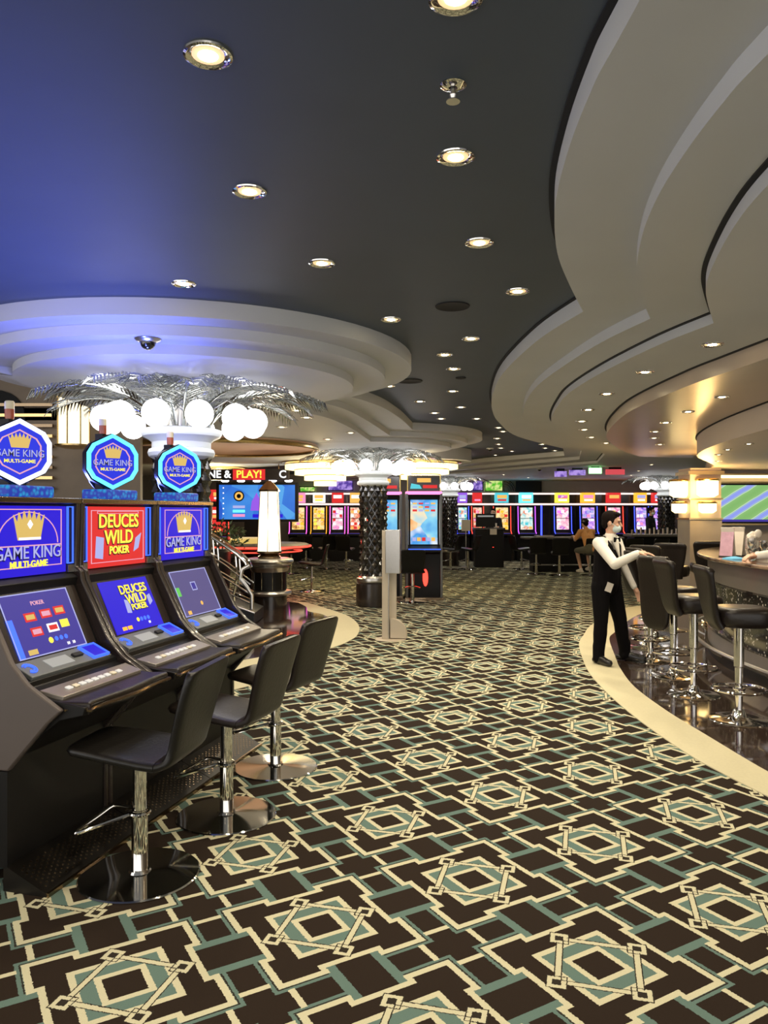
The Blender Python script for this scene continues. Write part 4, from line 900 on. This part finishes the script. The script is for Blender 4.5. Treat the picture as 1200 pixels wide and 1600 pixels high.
# ------------------------------------------------------------------ tall curved slots beside the column
def tall_slot(x, y, rz, label, scr):
    t = thing('tall_slot_machine', label, 'slot machine', (x,y,0), rz, 'tall slot machines beside the mid-floor column')
    prof = [(-.34,0),(.34,0),(.36,.25),(.30,.60),(.30,.86),(.46,.90),(.46,.95),(.24,1.02),(.18,1.4),(.24,1.90),(.28,1.98),(-.34,1.98)]
    MB().loft([[(s, -p, z) for p, z in prof] for s in (-.30,.30)]).build('cabinet', 'cab_black', t, bevel=.006)
    for s in (-1,1):
        MB().loft([[(s*a, -p, z) for p, z in [(-.36,.0),(.36,0),(.40,.25),(.34,.62),(.34,.84),(.30,1.02),(.235,1.4),(.30,1.92),(.30,2.0),(-.36,2.0)]] for a in (.30,.345)]).build('side_panel', 'panel_grey', t, bevel=.006)
        e = MB().tube([(s*.30,-.255,1.03),(s*.30,-.20,1.4),(s*.30,-.26,1.88)], .010, 6).build('side_light', 'brushed', t)
    n = 10; rings = []
    for k in range(n+1):
        q = k/n; z = 1.04+.84*q; yy = -.245+.055*math.sin(PI*q)-.0; rings.append([(-.255,yy-.012,z),(.255,yy-.012,z),(.255,yy+.01,z),(-.255,yy+.01,z)])
    s_ = MB().loft(rings).build('curved_screen', scr, t)
    pic = MB(); rnd = random.Random(int(x*100))
    for a in range(4):
        for b in range(3):
            z = 1.66+b*.068; yy = -.245+.055*math.sin(PI*(z-1.04)/.84); xx = -.215+a*.115
            pic.box(xx,xx+.085,yy-.018,yy-.010,z,z+.05, (a+b)%3)
    for a in range(5): pic.box(-.22+a*.09,-.15+a*.09,-.245,-.238+.02,1.10,1.17, (a+1)%3)
    pic.build('reel_symbols', ['redscreen','lilac','amber'], s_)
    MB().box(-.30,.30,-.46,-.26,.945,.962).build('button_deck', 'blue2', t)
    MB().box(-.34,.34,-.30,.30,1.98,2.04).build('light_bar', 'pinkneon', t, bevel=.01)
    tb = MB().box(-.30,.30,-.24,.20,2.04,2.34).build('topper', 'cab_dark', t, bevel=.01); tf = (Vector((0,-.242,2.19)), X_, Z_, Vector((0,-1,0)))
    MB().plate(rectpts(-.13,.13,.02,.10), tf, 0, .01).build('topper_logo', 'amber', tb); MB().plate([(-.26,-.10),(-.04,-.10),(-.08,-.03),(-.24,.0)], tf, 0, .008).build('topper_picture', 'teal_glow', tb); MB().plate(rectpts(-.02,.25,-.09,-.03), tf, 0, .008).build('topper_text', 'redscreen', tb)
    for s in (-1,1): MB().tube([(s*.31,-.25,2.04),(s*.31,-.25,2.36)], .008, 6).build('topper_edge', 'goldlit', tb)
    MB().plate([(.02+.05*math.cos(q), .42+.16*math.sin(q)) for q in [PI/8*k for k in range(16)]], (Vector((0,-.37,0)),X_,Z_,Vector((0,-1,0))), -.1, .03).build('belly_light', 'redneon', t)
    MB().box(-.36,.36,-.42,.38,0,.05).build('plinth', 'bronze', t)
    return t
tall_slot(.755,14.75,0,'tall slot machine with a curved bright screen right of the palm column','art_tall')
tall_slot(.0,15.0,0,'tall slot machine mostly hidden behind the palm column','art_tall')
slot2 = None

# ------------------------------------------------------------------ far banks of slot machines
def bank_slot(x, y, rz, label, top, scr, neon, wide=.60, pal=('amber','redscreen','white')):
    t = thing('slot_machine', label, 'slot machine', (x,y,0), rz, 'slot machines along the far banks'); h = wide/2
    prof = [(-.30,0),(.26,0),(.26,.80),(.40,.86),(.40,.92),(.24,1.0),(.16,1.84),(.20,1.86),(-.30,1.86)]
    MB().loft([[(s, -p, z) for p, z in prof] for s in (-h,h)]).build('cabinet', 'cab_black', t)
    fr = (Vector((0,-.215,1.24)), X_, Vector((0,.095,1)).normalized(), Vector((0,-1,.095)).normalized())
    s_ = MB().plate(rectpts(-h*.66,h*.66,-.18,.56), fr, 0, .012).build('screen', scr, t)
    cells = MB(); rnd = random.Random(label)
    for b in range(5):
        for a in range(3):
            if rnd.random() < .6:
                cx_, cy_ = -h*.42+a*h*.42, -.12+b*.135; cells.plate(rectpts(cx_-h*.17,cx_+h*.17,cy_-.045,cy_+.045), fr, .012, .018, rnd.randrange(3))
    cells.plate(rectpts(-h*.64,h*.64,.185,.205), fr, .012, .02, 3)
    cells.build('reel_symbols', list(pal)+['cab_black'], s_)
    for s in (-1,1): MB().tube([(s*h*.93,-.42,.93),(s*h*.93,-.27,1.02),(s*h*.93,-.205,1.84)], .014, 6).build('neon_side', neon, t)
    MB().box(-h*.8,h*.8,-.41,-.30,.925,.94).build('button_deck', 'bluedim', t)
    tb = MB().box(-h*.72,h*.72,-.20,.05,1.96,2.30).build('topper', top, t, bevel=.01); tf = (Vector((0,-.20,2.13)), X_, Z_, Vector((0,-1,0)))
    g = MB(); g.plate(rectpts(-h*.52,h*.52,-.02,.09), tf, 0, .012, 0); g.plate(rectpts(-h*.46,h*.46,-.11,-.05), tf, 0, .012, 1); g.build('topper_picture', [pal[0],pal[2]], tb)
    MB().box(-h*.3,h*.3,-.1,.05,1.86,1.96).build('topper_neck', 'cab_black', t)
    return t
YB = 26.0
def bx(px, d=YB): return (px-600)*d/1200
bank = [(467,'pinkscreen','art_gold','magenta','far slot with pink topper and narrow gold screen, leftmost of its bank',('amber','pinkscreen','orange')),
 (499,'white','art_gold','orange','far slot with white topper and gold screen, second of the left bank',('amber','orange','yellow')),
 (528,'redscreen','art_pink','magenta','far slot with red topper and pink-white screen in the left bank',('white','pinkscreen','redscreen')),
 (556,'amber','art_red','magenta','far slot with cream topper just left of the mid-floor column',('white','redscreen','amber')),
 (722,'purple','art_teal','blueneon','far slot with violet and teal lights beside the far column',('lilac','teal_glow','white')),
 (745,'redscreen','art_red','redneon','far slot all red between the far column and the kiosk',('redscreen','amber','pinkscreen')),
 (783,'teal_glow','art_gold','redneon','far slot with teal topper and orange screen behind the kiosk',('amber','orange','redscreen')),
 (821,'cyan','art_teal','purpleneon','far slot with round cyan topper light and pale teal screen',('white','teal_glow','amber')),
 (877,'yellow','art_pink','blueneon','far slot with yellow topper left of the orange-shirted player',('art_pink','magenta','white')),
 (917,'orange','art_purple','blueneon','far slot with orange topper directly behind the orange-shirted player',('pinkscreen','lilac','white')),
 (957,'redscreen','art_pink','redneon','far slot with red and yellow topper behind the waistcoated man',('amber','pinkscreen','redscreen')),
 (999,'orange','art_purple','blueneon','far slot with red-orange topper left of the suited man',('lilac','pinkscreen','white')),
 (1026,'redscreen','art_purple','blueneon','last far slot with blue screen right behind the suited man',('lilac','blue2','white'))]
wd = []
for i, (px, top, scr, neon, lb, pal) in enumerate(bank):
    gaps = [abs(bx(px)-bx(q[0])) for j, q in enumerate(bank) if j != i]; wd.append(min(.62, min(gaps)-.07))
    bank_slot(bx(px), YB, 0, lb, top, scr, neon, wd[-1], pal)
bank_slot(-4.9, 22.5, .5, 'far slot machine glimpsed left of the blue screen', 'redscreen', 'redscreen', 'redneon')
def rail(x0, x1, z, m, label):
    t = thing('neon_rail', label, 'neon light', ((x0+x1)/2, YB+(.07 if z > 2 else -.245), z), 0, 'neon light rails on the far banks'); L_ = (x1-x0)/2
    MB().box(-L_,L_,-.02,.0,-.03,.03).build('tube', m, t)
    MB().box(-L_,L_,.0,.03,-.04,.04).build('backing', 'cab_black', t)
rail(bx(440), bx(570), 2.27, 'warmneon', 'upper pinkish neon rail over the left far bank'); rail(bx(440), bx(570), 1.91, 'warmneon', 'lower pinkish neon rail over the left far bank')
rail(bx(712), bx(1040), 2.27, 'warmneon', 'upper white neon rail along the right far bank'); rail(bx(712), bx(1040), 1.91, 'warmneon', 'lower white neon rail along the right far bank')
ed = [(bx(q[0])-wd[i]/2, bx(q[0])+wd[i]/2) for i, q in enumerate(bank)]
for i in range(len(ed)-1):
    x0, x1 = ed[i][1]+.012, ed[i+1][0]-.012
    if x1-x0 > 1.5: continue
    o = MB().box(x0, x1, YB+.14, YB+.30, 0, 2.33).build('divider_panel', 'cab_dark'); tag(o, 'dark upright divider panel between two far slot machines', 'panel', 'divider panels of the far banks')
o = MB().box(bx(846), bx(848), YB+.08, YB+.13, 0, 1.88).build('neon_tube', 'blueneon'); tag(o, 'single upright blue neon tube left of the yellow-topped slot', 'neon light')
# pictures above the banks
def wall_pic(px0, px1, z0, z1, m, label, shape=None, y=27.3):
    t = thing('wall_picture', label, 'wall art', (bx((px0+px1)/2,y), y, z0)); w_ = (px1-px0)*y/2400
    MB().box(-w_,w_,-.02,.05,0,z1-z0).build('picture_panel', m, t); f = MB(); frame_plates(f, (Vector((0,-.02,0)),X_,Z_,Vector((0,-1,0))), -w_,w_,0,z1-z0,.03,0,.03); f.build('frame', 'cab_black', t); return t, w_
def mottled(name, a, b):
    m = glow(name, a, 1.0); nt = m.node_tree; v = nt.nodes.new('ShaderNodeTexNoise'); v.inputs['Scale'].default_value = 6; r = nt.nodes.new('ShaderNodeValToRGB'); r.color_ramp.elements[0].color = (*a,1); r.color_ramp.elements[1].color = (*b,1)
    r.color_ramp.elements[0].position = .42; r.color_ramp.elements[1].position = .58; tc = nt.nodes.new('ShaderNodeTexCoord'); nt.links.new(tc.outputs['Object'], v.inputs[0]); nt.links.new(v.outputs[0], r.inputs[0]); nt.links.new(r.outputs[0], nt.nodes['Principled BSDF'].inputs['Emission Color']); return m
M['greenart'] = mottled('green_art', (.10,.50,.03), (.75,.85,.30)); M['violetart'] = mottled('violet_art', (.10,.05,.35), (.45,.30,.80))
wall_pic(757,786,2.38,2.86,'greenart','bright green and yellow picture above the red far slots')
t = thing('lattice_fan', 'quarter-round black and silver lattice beside the green picture', 'wall art', (bx(787,27.3),27.3,2.38)); R_ = .42
MB().plate([(0,0)] + [(R_*math.cos(PI/2*k/10), R_*1.05*math.sin(PI/2*k/10)) for k in range(11)], (Vector((0,0,0)),X_,Z_,Vector((0,-1,0))), 0, .03).build('panel', 'cab_black', t)
g = MB()
for k in range(11): 
    a = PI/2*k/10
    g.tube([(.03,-.04,.03),(R_*math.cos(a),-.04,R_*math.sin(a))], .009, 5)
for r in (.14,.22,.30,.38): g.tube([(r*math.cos(PI/2*k/10),-.045,r*math.sin(PI/2*k/10)) for k in range(11)], .009, 5)
g.build('lattice', 'brushed', t)
wall_pic(806,846,2.36,2.80,'cab_black','blank dark panel high on the far wall'); wall_pic(738,755,2.40,2.84,'violetart','violet picture beside the green one above the far slots')
wall_pic(468,493,2.36,2.56,'greenart','low green picture above the left far bank'); wall_pic(512,552,2.40,2.86,'violetart','purple and blue picture above the left far bank')
# signs under the far ceiling
def hung(px, d, z, w_, h, m, label, txt=None):
    t = thing('ceiling_sign', label, 'sign', (bx(px,d), d, z)); MB().box(-w_/2,w_/2,-.03,.03,-h,0).build('sign_box', m, t); MB().box(-w_/3,w_/3,-.01,.01,0,Z3-z).build('bracket', 'cab_black', t)
    if txt: text('lettering', txt, h*.8, (Vector((0,-.03,-h/2)),X_,Z_,Vector((0,-1,0))), 'white', t, .006, .002)
hung(930,18.6,2.72,.30,.14,'greenneon','small bright green exit sign under the far ceiling')
hung(961,18.9,2.70,.46,.13,'redsign','dull red lit sign right of the green exit sign')
hung(902,19.2,2.70,.40,.13,'violetart','violet lit panel left of the green exit sign'); hung(876,19.4,2.68,.30,.14,'violetart','violet lit panel above the yellow-topped slot')

# ------------------------------------------------------------------ furniture on the far floor
s0 = [o for o in SC.objects if o.name == 'slot_stool'][0]
far = [((-1.50,16.0,0),PI,'far stool with two pale edges beside the red-lit table'),
 ((.52,14.05,0),PI/2,'black stool tucked before the tall curved-screen slot'),
 ((bx(478,22.5),22.5,0),PI/2,'far stool before the pink-topped slot of the left bank'),((bx(510,22.3),22.3,0),PI/2+.4,'far stool before the white-topped slot of the left bank'),((bx(541,22),22,0),PI/2-.3,'far stool next to the mid-floor column'),
 ((bx(455,20.5),20.5,0),2.2,'far stool behind the glowing lantern'),
 ((bx(704,22),22,0),PI-.5,'far stool right of the tall slots'),((bx(731,22.2),22.2,0),PI-.5,'far stool between the far column and the black kiosk'),
 ((bx(815,22.2),22.2,0),.3,'far stool right of the black kiosk, seen sideways'),
 ((bx(838,20.4),20.4,0),PI/2,'far stool with broad black back, left before the long table'),((bx(874,20.0),20.0,0),PI/2-.1,'far stool with broad black back, middle before the long table'),
 ((bx(922,20.0),20.0,0),PI/2+.1,'far stool under the orange-shirted player'),
 ((bx(986,19.9),19.9,0),PI/2,'far stool behind the waistcoated man'),((bx(1022,19.8),19.8,0),PI/2+.3,'far stool below the suited man')]
for loc, rz, lb in far: dup(s0, loc, rz, lb, 'swivel stools on the far floor')
t = thing('gaming_table', 'long dark gaming table before the yellow-topped slots', 'table', (5.0,21.4,0))
MB().box(-1.15,1.6,-.35,.35,.90,.96).build('table_top', 'felt', t, bevel=.02); MB().box(-.9,1.3,-.25,.25,0,.90).build('body', 'cab_black', t)
MB().tube([(-1.0,-.32,.2),(1.4,-.32,.2)], .02, 6).build('foot_rail', 'brushed', t); MB().box(-.8,-.3,-.2,.1,.96,1.0).build('card_shoe', 'brushed', t)
t = thing('gaming_table', 'second gaming table with chip racks behind the waistcoated man', 'table', (7.0,21.0,0))
MB().box(-.35,1.1,-.4,.4,.98,1.05).build('table_top', 'felt', t, bevel=.02); MB().box(-.25,1.0,-.3,.3,0,.98).build('body', 'cab_black', t)
ch = MB(); [ch.lathe([(.03,0),(.03,.12+.03*(k%3)),(0,.12+.03*(k%3))], (-.28+.12*k,-.2,1.05), 10) for k in range(11)]; ch.build('chip_stack', 'brushed', t)
t = thing('kiosk', 'black upright service kiosk with a small monitor and white notice', 'kiosk', (3.14,23.1,0))
MB().box(-.42,.42,-.30,.30,0,1.12).build('cabinet', 'cab_black', t, bevel=.015); MB().box(-.46,.46,-.34,.32,1.12,1.18).build('top', 'cab_dark', t, bevel=.01)
m_ = MB().box(-.38,.20,-.05,.02,1.20,1.60).build('monitor', 'cab_black', t); MB().box(-.33,.15,-.056,-.05,1.5,1.55).build('status_light', 'lcd', m_)
MB().box(.0,.2,-.36,-.345,.98,1.15).build('notice', 'paper', t); MB().lathe([(.02,0),(.02,.01),(0,.01)], (.1,-.31,.6), 12).build('lock', 'redneon', t); 
t = thing('notice_stand', 'pale notice card on a thin stand left of the kiosk', 'notice', (bx(728,23.0),23.0,0))
MB().lathe([(.14,0),(.14,.02),(.015,.03),(.015,1.1),(0,1.1)], n=20).build('stand', 'brushed', t); MB().box(-.13,.13,-.02,0,1.08,1.42).build('card', 'paper', t)

# ------------------------------------------------------------------ people
def hand(mb, wrist, d, palm_n, s=1., curl=.35, n=8):
    w_ = Vector(wrist); d = Vector(d).normalized(); pn = Vector(palm_n); pn = (pn-d*pn.dot(d)).normalized(); r = d.cross(pn)
    mb.capsule(w_, w_+d*.045*s, .024*s, .030*s, n)
    for k, (o, l) in enumerate([(-.030,.062),(-.010,.075),(.011,.078),(.031,.070)]):
        b = w_ + d*.045*s + r*o*s; k1 = b + d*.042*s
        mb.capsule(w_ + d*.01*s + r*o*.6*s, k1, .015*s, .0125*s, n)
        a1 = curl; m1 = k1 + (d*math.cos(a1)+pn*math.sin(a1))*l*.52*s; m2 = m1 + (d*math.cos(a1*2.1)+pn*math.sin(a1*2.1))*l*.48*s
        mb.capsule(k1, m1, .0105*s, .0092*s, n); mb.capsule(m1, m2, .0092*s, .0075*s, n)
    t1 = w_ + d*.02*s - r*.028*s; t2 = t1 + (d*.7-r*.75+pn*.25).normalized()*.042*s; t3 = t2 + (d*.95-r*.25+pn*.3).normalized()*.032*s
    mb.capsule(t1, t2, .014*s, .011*s, n); mb.capsule(t2, t3, .011*s, .009*s, n)
def person(label, loc, J, face, cloth, vox=.010, group=None, hair='hair'):
    """J: joints in metres relative to loc; face: unit vector the head looks along; cloth: which pieces and materials"""
    t = thing('person', label, 'person', loc)
    V_ = {k: Vector(v) for k, v in J.items() if k != 'curl'}
    f = Vector(face).normalized(); r = f.cross(Z_).normalized(); u = r.cross(f).normalized()
    h = V_['head']; nk = V_['neck']; pv = V_['pelvis']; shm = (V_['shR']+V_['shL'])/2
    ax = (V_['shR']-V_['shL']).normalized(); hx_ = (V_['hipR']-V_['hipL']).normalized()
    def torso(mb, g):
        mb.capsule(V_['shR']-ax*.02, V_['shL']+ax*.02, .062+g, .062+g)
        ch_ = shm.lerp(pv,.38)
        for q in (-1,1):
            mb.capsule(shm+ax*.085*q-Vector((0,0,.04)), ch_+ax*.070*q, .085+g, .095+g); mb.capsule(ch_+ax*.070*q, pv+hx_*.065*q, .090+g, .100+g)
        mb.capsule(ch_, pv, .11+g, .115+g)
    def arm(mb, s, g, frm=0., to=1.):
        a, b, c = V_['sh'+s], V_['el'+s], V_['wr'+s]
        mb.capsule(a, b, .055+g, .042+g); mb.capsule(b, b.lerp(c, to), .043+g, .031+g)
    def leg(mb, s, g, knee_only=False, to=1.):
        a, b, c = V_['hip'+s], V_['kn'+s], V_['an'+s]
        mb.capsule(a, b, .090+g, .060+g)
        if not knee_only: mb.capsule(b, b.lerp(c,.35), .057+g, .058+g); mb.capsule(b.lerp(c,.35), b.lerp(c,to), .058+g, .040+g)
    bd = MB(); torso(bd, -.012)
    bd.capsule(shm, nk, .055, .052); bd.capsule(nk, h-u*.05, .052, .05)
    # head: skull, jaw, nose, brow, ears
    def ell(mb, c, rx, ry, rz_):
        mb.T = Matrix.Translation(c) @ Matrix(((r.x,f.x,u.x,0),(r.y,f.y,u.y,0),(r.z,f.z,u.z,0),(0,0,0,1))); mb.sphere((0,0,0), 1, 20, 14, sc=(rx,ry,rz_)); mb.T = None
    ell(bd, h+u*.025-f*.01, .076, .093, .090); ell(bd, h-u*.045+f*.022, .058, .066, .068); ell(bd, h-u*.095+f*.045, .030,.030,.022)
    bd.capsule(h+f*.088+u*.015, h+f*.108-u*.022, .009, .013); ell(bd, h+f*.075+u*.035, .055,.018,.010)
    for s in (-1,1): ell(bd, h+r*s*.078-u*.005-f*.005, .010,.020,.030); ell(bd, h+f*.07+r*s*.035-u*.02, .022,.018,.018)
    bd.capsule(h+f*.086-u*.052-r*.018, h+f*.086-u*.052+r*.018, .007,.007)
    for s in 'RL':
        arm(bd, s, -.004); leg(bd, s, -.006); hand(bd, V_['wr'+s], J['hd'+s], J.get('pn'+s, (0,0,-1)), 1., J.get('curl', .4))
        bd.capsule(V_['an'+s], V_['toe'+s], .026, .020)
    bd.build('body', 'skin', t, remesh=vox*.62)
    ey = MB()
    for s in (-1,1): ell(ey, h+f*.083+r*s*.032+u*.012, .012,.008,.006)
    ey.build('eyes', 'navyink', t)
    hr = MB(); ell(hr, h+u*.045-f*.024, .084,.095,.086); ell(hr, h-f*.055-u*.005, .072,.052,.075); ell(hr, h+u*.098+f*.03, .060,.052,.026)
    for s in (-1,1): ell(hr, h+r*s*.070+u*.015+f*.0, .015,.030,.032)
    hr.build('hair', hair, t, remesh=.009)
    if cloth.get('mask'):
        mk = MB(); ell(mk, h-u*.055+f*.052, .062,.058,.052); mk.build('face_mask', cloth['mask'], t, remesh=.007)
        for s in (-1,1): MB().tube([h-u*.03+f*.06+r*s*.055, h-u*.01+f*.02+r*s*.080, h+u*.0-f*.012+r*s*.084], .003, 5).build('mask_loop', cloth['mask'], t)
    if cloth.get('shirt'):
        sh = MB(); torso(sh, .004)
        for s in 'RL':
            if cloth.get('short'): a, b = V_['sh'+s], V_['el'+s]; sh.capsule(a, a.lerp(b,.75), .066, .060)
            else:
                arm(sh, s, .012, to=.93); c = V_['el'+s].lerp(V_['wr'+s], .93); sh.capsule(V_['el'+s].lerp(V_['wr'+s], .85), c, .042, .040)
        sh.capsule(shm, nk+(nk-shm)*.05, .068, .063); sh.build('shirt', cloth['shirt'], t, remesh=vox, smooth=2)
    if cloth.get('trouser'):
        tr = MB()
        for q in (-1,1): tr.capsule(pv+hx_*.065*q+Vector((0,0,.04)), pv+hx_*.065*q-Vector((0,0,.03)), .115, .118)
        for s in 'RL': leg(tr, s, .016, cloth.get('shorts'), 1.0)
        if not cloth.get('shorts'):
            for s in 'RL': tr.capsule(V_['an'+s]+Vector((0,0,.12)), V_['an'+s]+Vector((0,0,-.015)), .064, .064)
        tr.build('trousers' if not cloth.get('shorts') else 'shorts', cloth['trouser'], t, remesh=vox, smooth=2)
    for s in 'RL':
        a, b = V_['an'+s], V_['toe'+s]; z = Vector((0,0,1)); mb = MB(); dd = b-a; heel = a - Vector((dd.x,dd.y,0))*.35
        heel = Vector((heel.x, heel.y, b.z)); mb.capsule(heel, b, .036, .040); mb.capsule(a, heel.lerp(b,.35), .047, .044); mb.capsule(a-Vector((0,0,.01)), b, .044, .034)
        mb.build('shoe', cloth.get('shoe','shoe'), t, remesh=.011)
    return t, V_, f, r, u, torso, shm, ax, ell
# the waistcoated man leaning on a bar stool
Jm = dict(pelvis=(-.01,0,.86), neck=(.025,-.02,1.385), head=(.035,-.035,1.535), shR=(-.135,-.13,1.315), shL=(.135,.12,1.315), elR=(-.03,-.37,1.10), wrR=(.165,-.55,1.228), hdR=(.80,-.35,-.02), pnR=(0,0,-1),
  elL=(.22,.06,1.04), wrL=(.285,-.06,.83), hdL=(.35,-.25,-.85), pnL=(-.7,-.6,0), hipR=(-.09,-.06,.84), hipL=(.07,.07,.84), knR=(-.10,-.10,.46), knL=(.15,.04,.46), anR=(-.125,-.10,.085), anL=(.22,.10,.085), toeR=(-.06,-.26,.042), toeL=(.40,.03,.042), curl=.28)
t, V_, f, r, u, torso, shm, ax, ell = person('man in white shirt, black waistcoat and face mask leaning on a bar stool', (2.45,8.42,0), Jm, (.92,-.40,-.16), dict(shirt='shirt', trouser='trouser', mask='mask'), .010)
bf_ = Vector((.68,-.73,0)).normalized(); br_ = bf_.cross(Z_)
vs = MB(); ch_ = shm.lerp(V_['pelvis'],.38); pv = V_['pelvis']
for q in (-1,1):
    vs.capsule(shm+ax*.088*q-Vector((0,0,.075)), ch_+ax*.074*q, .092, .108); vs.capsule(ch_+ax*.074*q, pv+ax*.072*q+Vector((0,0,.0)), .104, .122)
    vs.capsule(shm+ax*.080*q+Vector((0,0,.055))-bf_*.05, shm+ax*.085*q-Vector((0,0,.10))-bf_*.02, .030, .09)
    vs.capsule(shm+ax*.085*q+Vector((0,0,.050)), shm+ax*.088*q+bf_*.075-Vector((0,0,.04)), .030, .036); vs.capsule(shm+ax*.088*q+bf_*.075-Vector((0,0,.04)), shm+ax*.045*q+bf_*.090-Vector((0,0,.20)), .036, .05)
vs.capsule(ch_, pv, .122, .132); vs.build('waistcoat', 'vest', t, remesh=.010, smooth=2)
sv = MB(); c = shm + bf_*.095 + Vector((0,0,.02)); e = shm + bf_*.145 - Vector((0,0,.16)); sv.capsule(c, e, .036, .008); sv.build('shirt_front', 'shirt', t, remesh=.008)
bt = MB(); c = V_['neck'] + bf_*.075 - Vector((0,0,.035))
for q in (-1,1): bt.loft([[tuple(c + br_*q*x + Z_*z_*k_ + bf_*y_) for z_, y_ in ((-1,0),(1,0),(1,.016),(-1,.016))] for x, k_ in ((.0,.010),(.03,.020),(.058,.026))])
bt.build('bow_tie', 'vest', t); cl_ = MB()
for q in (-1,1): cl_.loft([[tuple(V_['neck'] + br_*q*a_ + bf_*b_ + Z_*(z_)) for z_ in (-.045,.012)] + [tuple(V_['neck'] + br_*q*a_*1.12 + bf_*b_*1.12 + Z_*(z_)) for z_ in (.012,-.045)] for a_, b_ in ((.012,.068),(.05,.05),(.068,.0),(.05,-.05),(.0,-.066))])
cl_.build('collar', 'shirt', t)
MB().box(-.035,.035,-.004,.004,-.05,.05).build('name_badge', 'paper', t).matrix_local = Matrix.Translation(V_['pelvis']+Vector((-.02,-.165,-.02))) @ Matrix.Rotation(.35,4,'Y')
# seated player in orange
def seated(label, loc, ang, shirt, trouser, shorts, mask=None, lean=.18):
    R3 = Matrix.Rotation(ang, 3, 'Z')
    J0 = dict(pelvis=(0,0,.70), neck=(lean,0,1.21), head=(lean+.06,0,1.34), shR=(lean-.02,-.19,1.15), shL=(lean-.02,.19,1.15), elR=(lean+.12,-.25,.92), elL=(lean+.12,.25,.92), wrR=(lean+.36,-.14,1.01), wrL=(lean+.36,.14,1.01), hdR=(1,.2,0), hdL=(1,-.2,0), pnR=(0,0,-1), pnL=(0,0,-1),
      hipR=(.02,-.10,.68), hipL=(.02,.10,.68), knR=(.40,-.16,.64), knL=(.40,.16,.64), anR=(.30,-.15,.20), anL=(.22,.15,.16), toeR=(.46,-.17,.15), toeL=(.38,.16,.11))
    J = {k: tuple(R3 @ Vector(v)) for k, v in J0.items()}
    d = dict(shirt=shirt, trouser=trouser, mask=mask, short=shorts, shorts=shorts, shoe='paper' if shorts else 'shoe')
    return person(label, loc, J, R3 @ Vector((.95,0,-.35)), d, .014)
sp_ = seated('seated person in orange shirt and dark shorts seen from behind', (5.32,19.75,0), PI*.60, 'orange_shirt', 'khaki', True, None, .22)
MB().lathe([(.105,0),(.10,.05),(.06,.09),(0,.10)], tuple(sp_[1]['head']+Vector((0,0,.05))), 20).build('cap', 'cab_dark', sp_[0])
def standing(label, loc, ang, shirt, trouser, mask, H_=1.75, arms=.15):
    k = H_/1.72; R3 = Matrix.Rotation(ang, 3, 'Z')
    J0 = dict(pelvis=(0,0,.90), neck=(.01,0,1.43), head=(.03,0,1.58), shR=(0,-.19,1.36), shL=(0,.19,1.36), elR=(.03,-.25,1.08), elL=(.03,.25,1.08), wrR=(.10+arms,-.20,.92+arms*.9), wrL=(.10+arms,.20,.92+arms*.9), hdR=(.6,.1,-.5), hdL=(.6,-.1,-.5), pnR=(0,1,0), pnL=(0,-1,0),
      hipR=(0,-.10,.87), hipL=(0,.10,.87), knR=(.02,-.11,.48), knL=(.02,.11,.48), anR=(-.02,-.12,.085), anL=(-.02,.12,.085), toeR=(.14,-.14,.042), toeL=(.14,.14,.042))
    J = {a: tuple((R3 @ Vector(v))*k) for a, v in J0.items()}
    return person(label, loc, J, R3 @ Vector((1,0,-.1)), dict(shirt=shirt, trouser=trouser, mask=mask), .014)
p_ = standing('standing person in dark uniform and mask behind the black kiosk', (bx(771,24.3),24.3,0), -PI/2-.3, 'suit', 'trouser', 'mask', 1.78, .25)
MB().box(-.05,.05,-.004,.004,-.07,.07).build('name_card', 'paper', p_[0]).location = p_[1]['neck']+Vector((.04,-.16,-.25))
standing('standing person in charcoal suit by the last far slots', (bx(1016,21.75),21.75,0), -PI/2+.9, 'suit', 'trouser', 'mask', 1.82, 0)
# the bartender whose arm reaches onto the counter from the right
R3 = Matrix.Rotation(PI+.05, 3, 'Z')
J0 = dict(pelvis=(0,0,.95), neck=(.10,0,1.46), head=(.14,0,1.61), shR=(.08,-.19,1.39), shL=(.08,.19,1.39), elR=(.25,-.27,1.15), elL=(.36,.20,1.24), wrR=(.42,-.20,1.20), wrL=(.60,.12,1.205), hdR=(.8,.2,-.05), hdL=(1,.1,-.05), pnR=(0,0,-1), pnL=(0,0,-1),
   hipR=(0,-.10,.92), hipL=(0,.10,.92), knR=(.02,-.11,.50), knL=(.02,.11,.50), anR=(-.02,-.12,.085), anL=(-.02,.12,.085), toeR=(.14,-.14,.042), toeL=(.14,.14,.042))
person('bartender in white shirt, only the hand and cuff showing on the bar', (4.36,7.92,0), {a: tuple(R3 @ Vector(v)) for a, v in J0.items()}, R3 @ Vector((1,0,-.3)), dict(shirt='shirt', trouser='trouser', mask='mask'), .012)
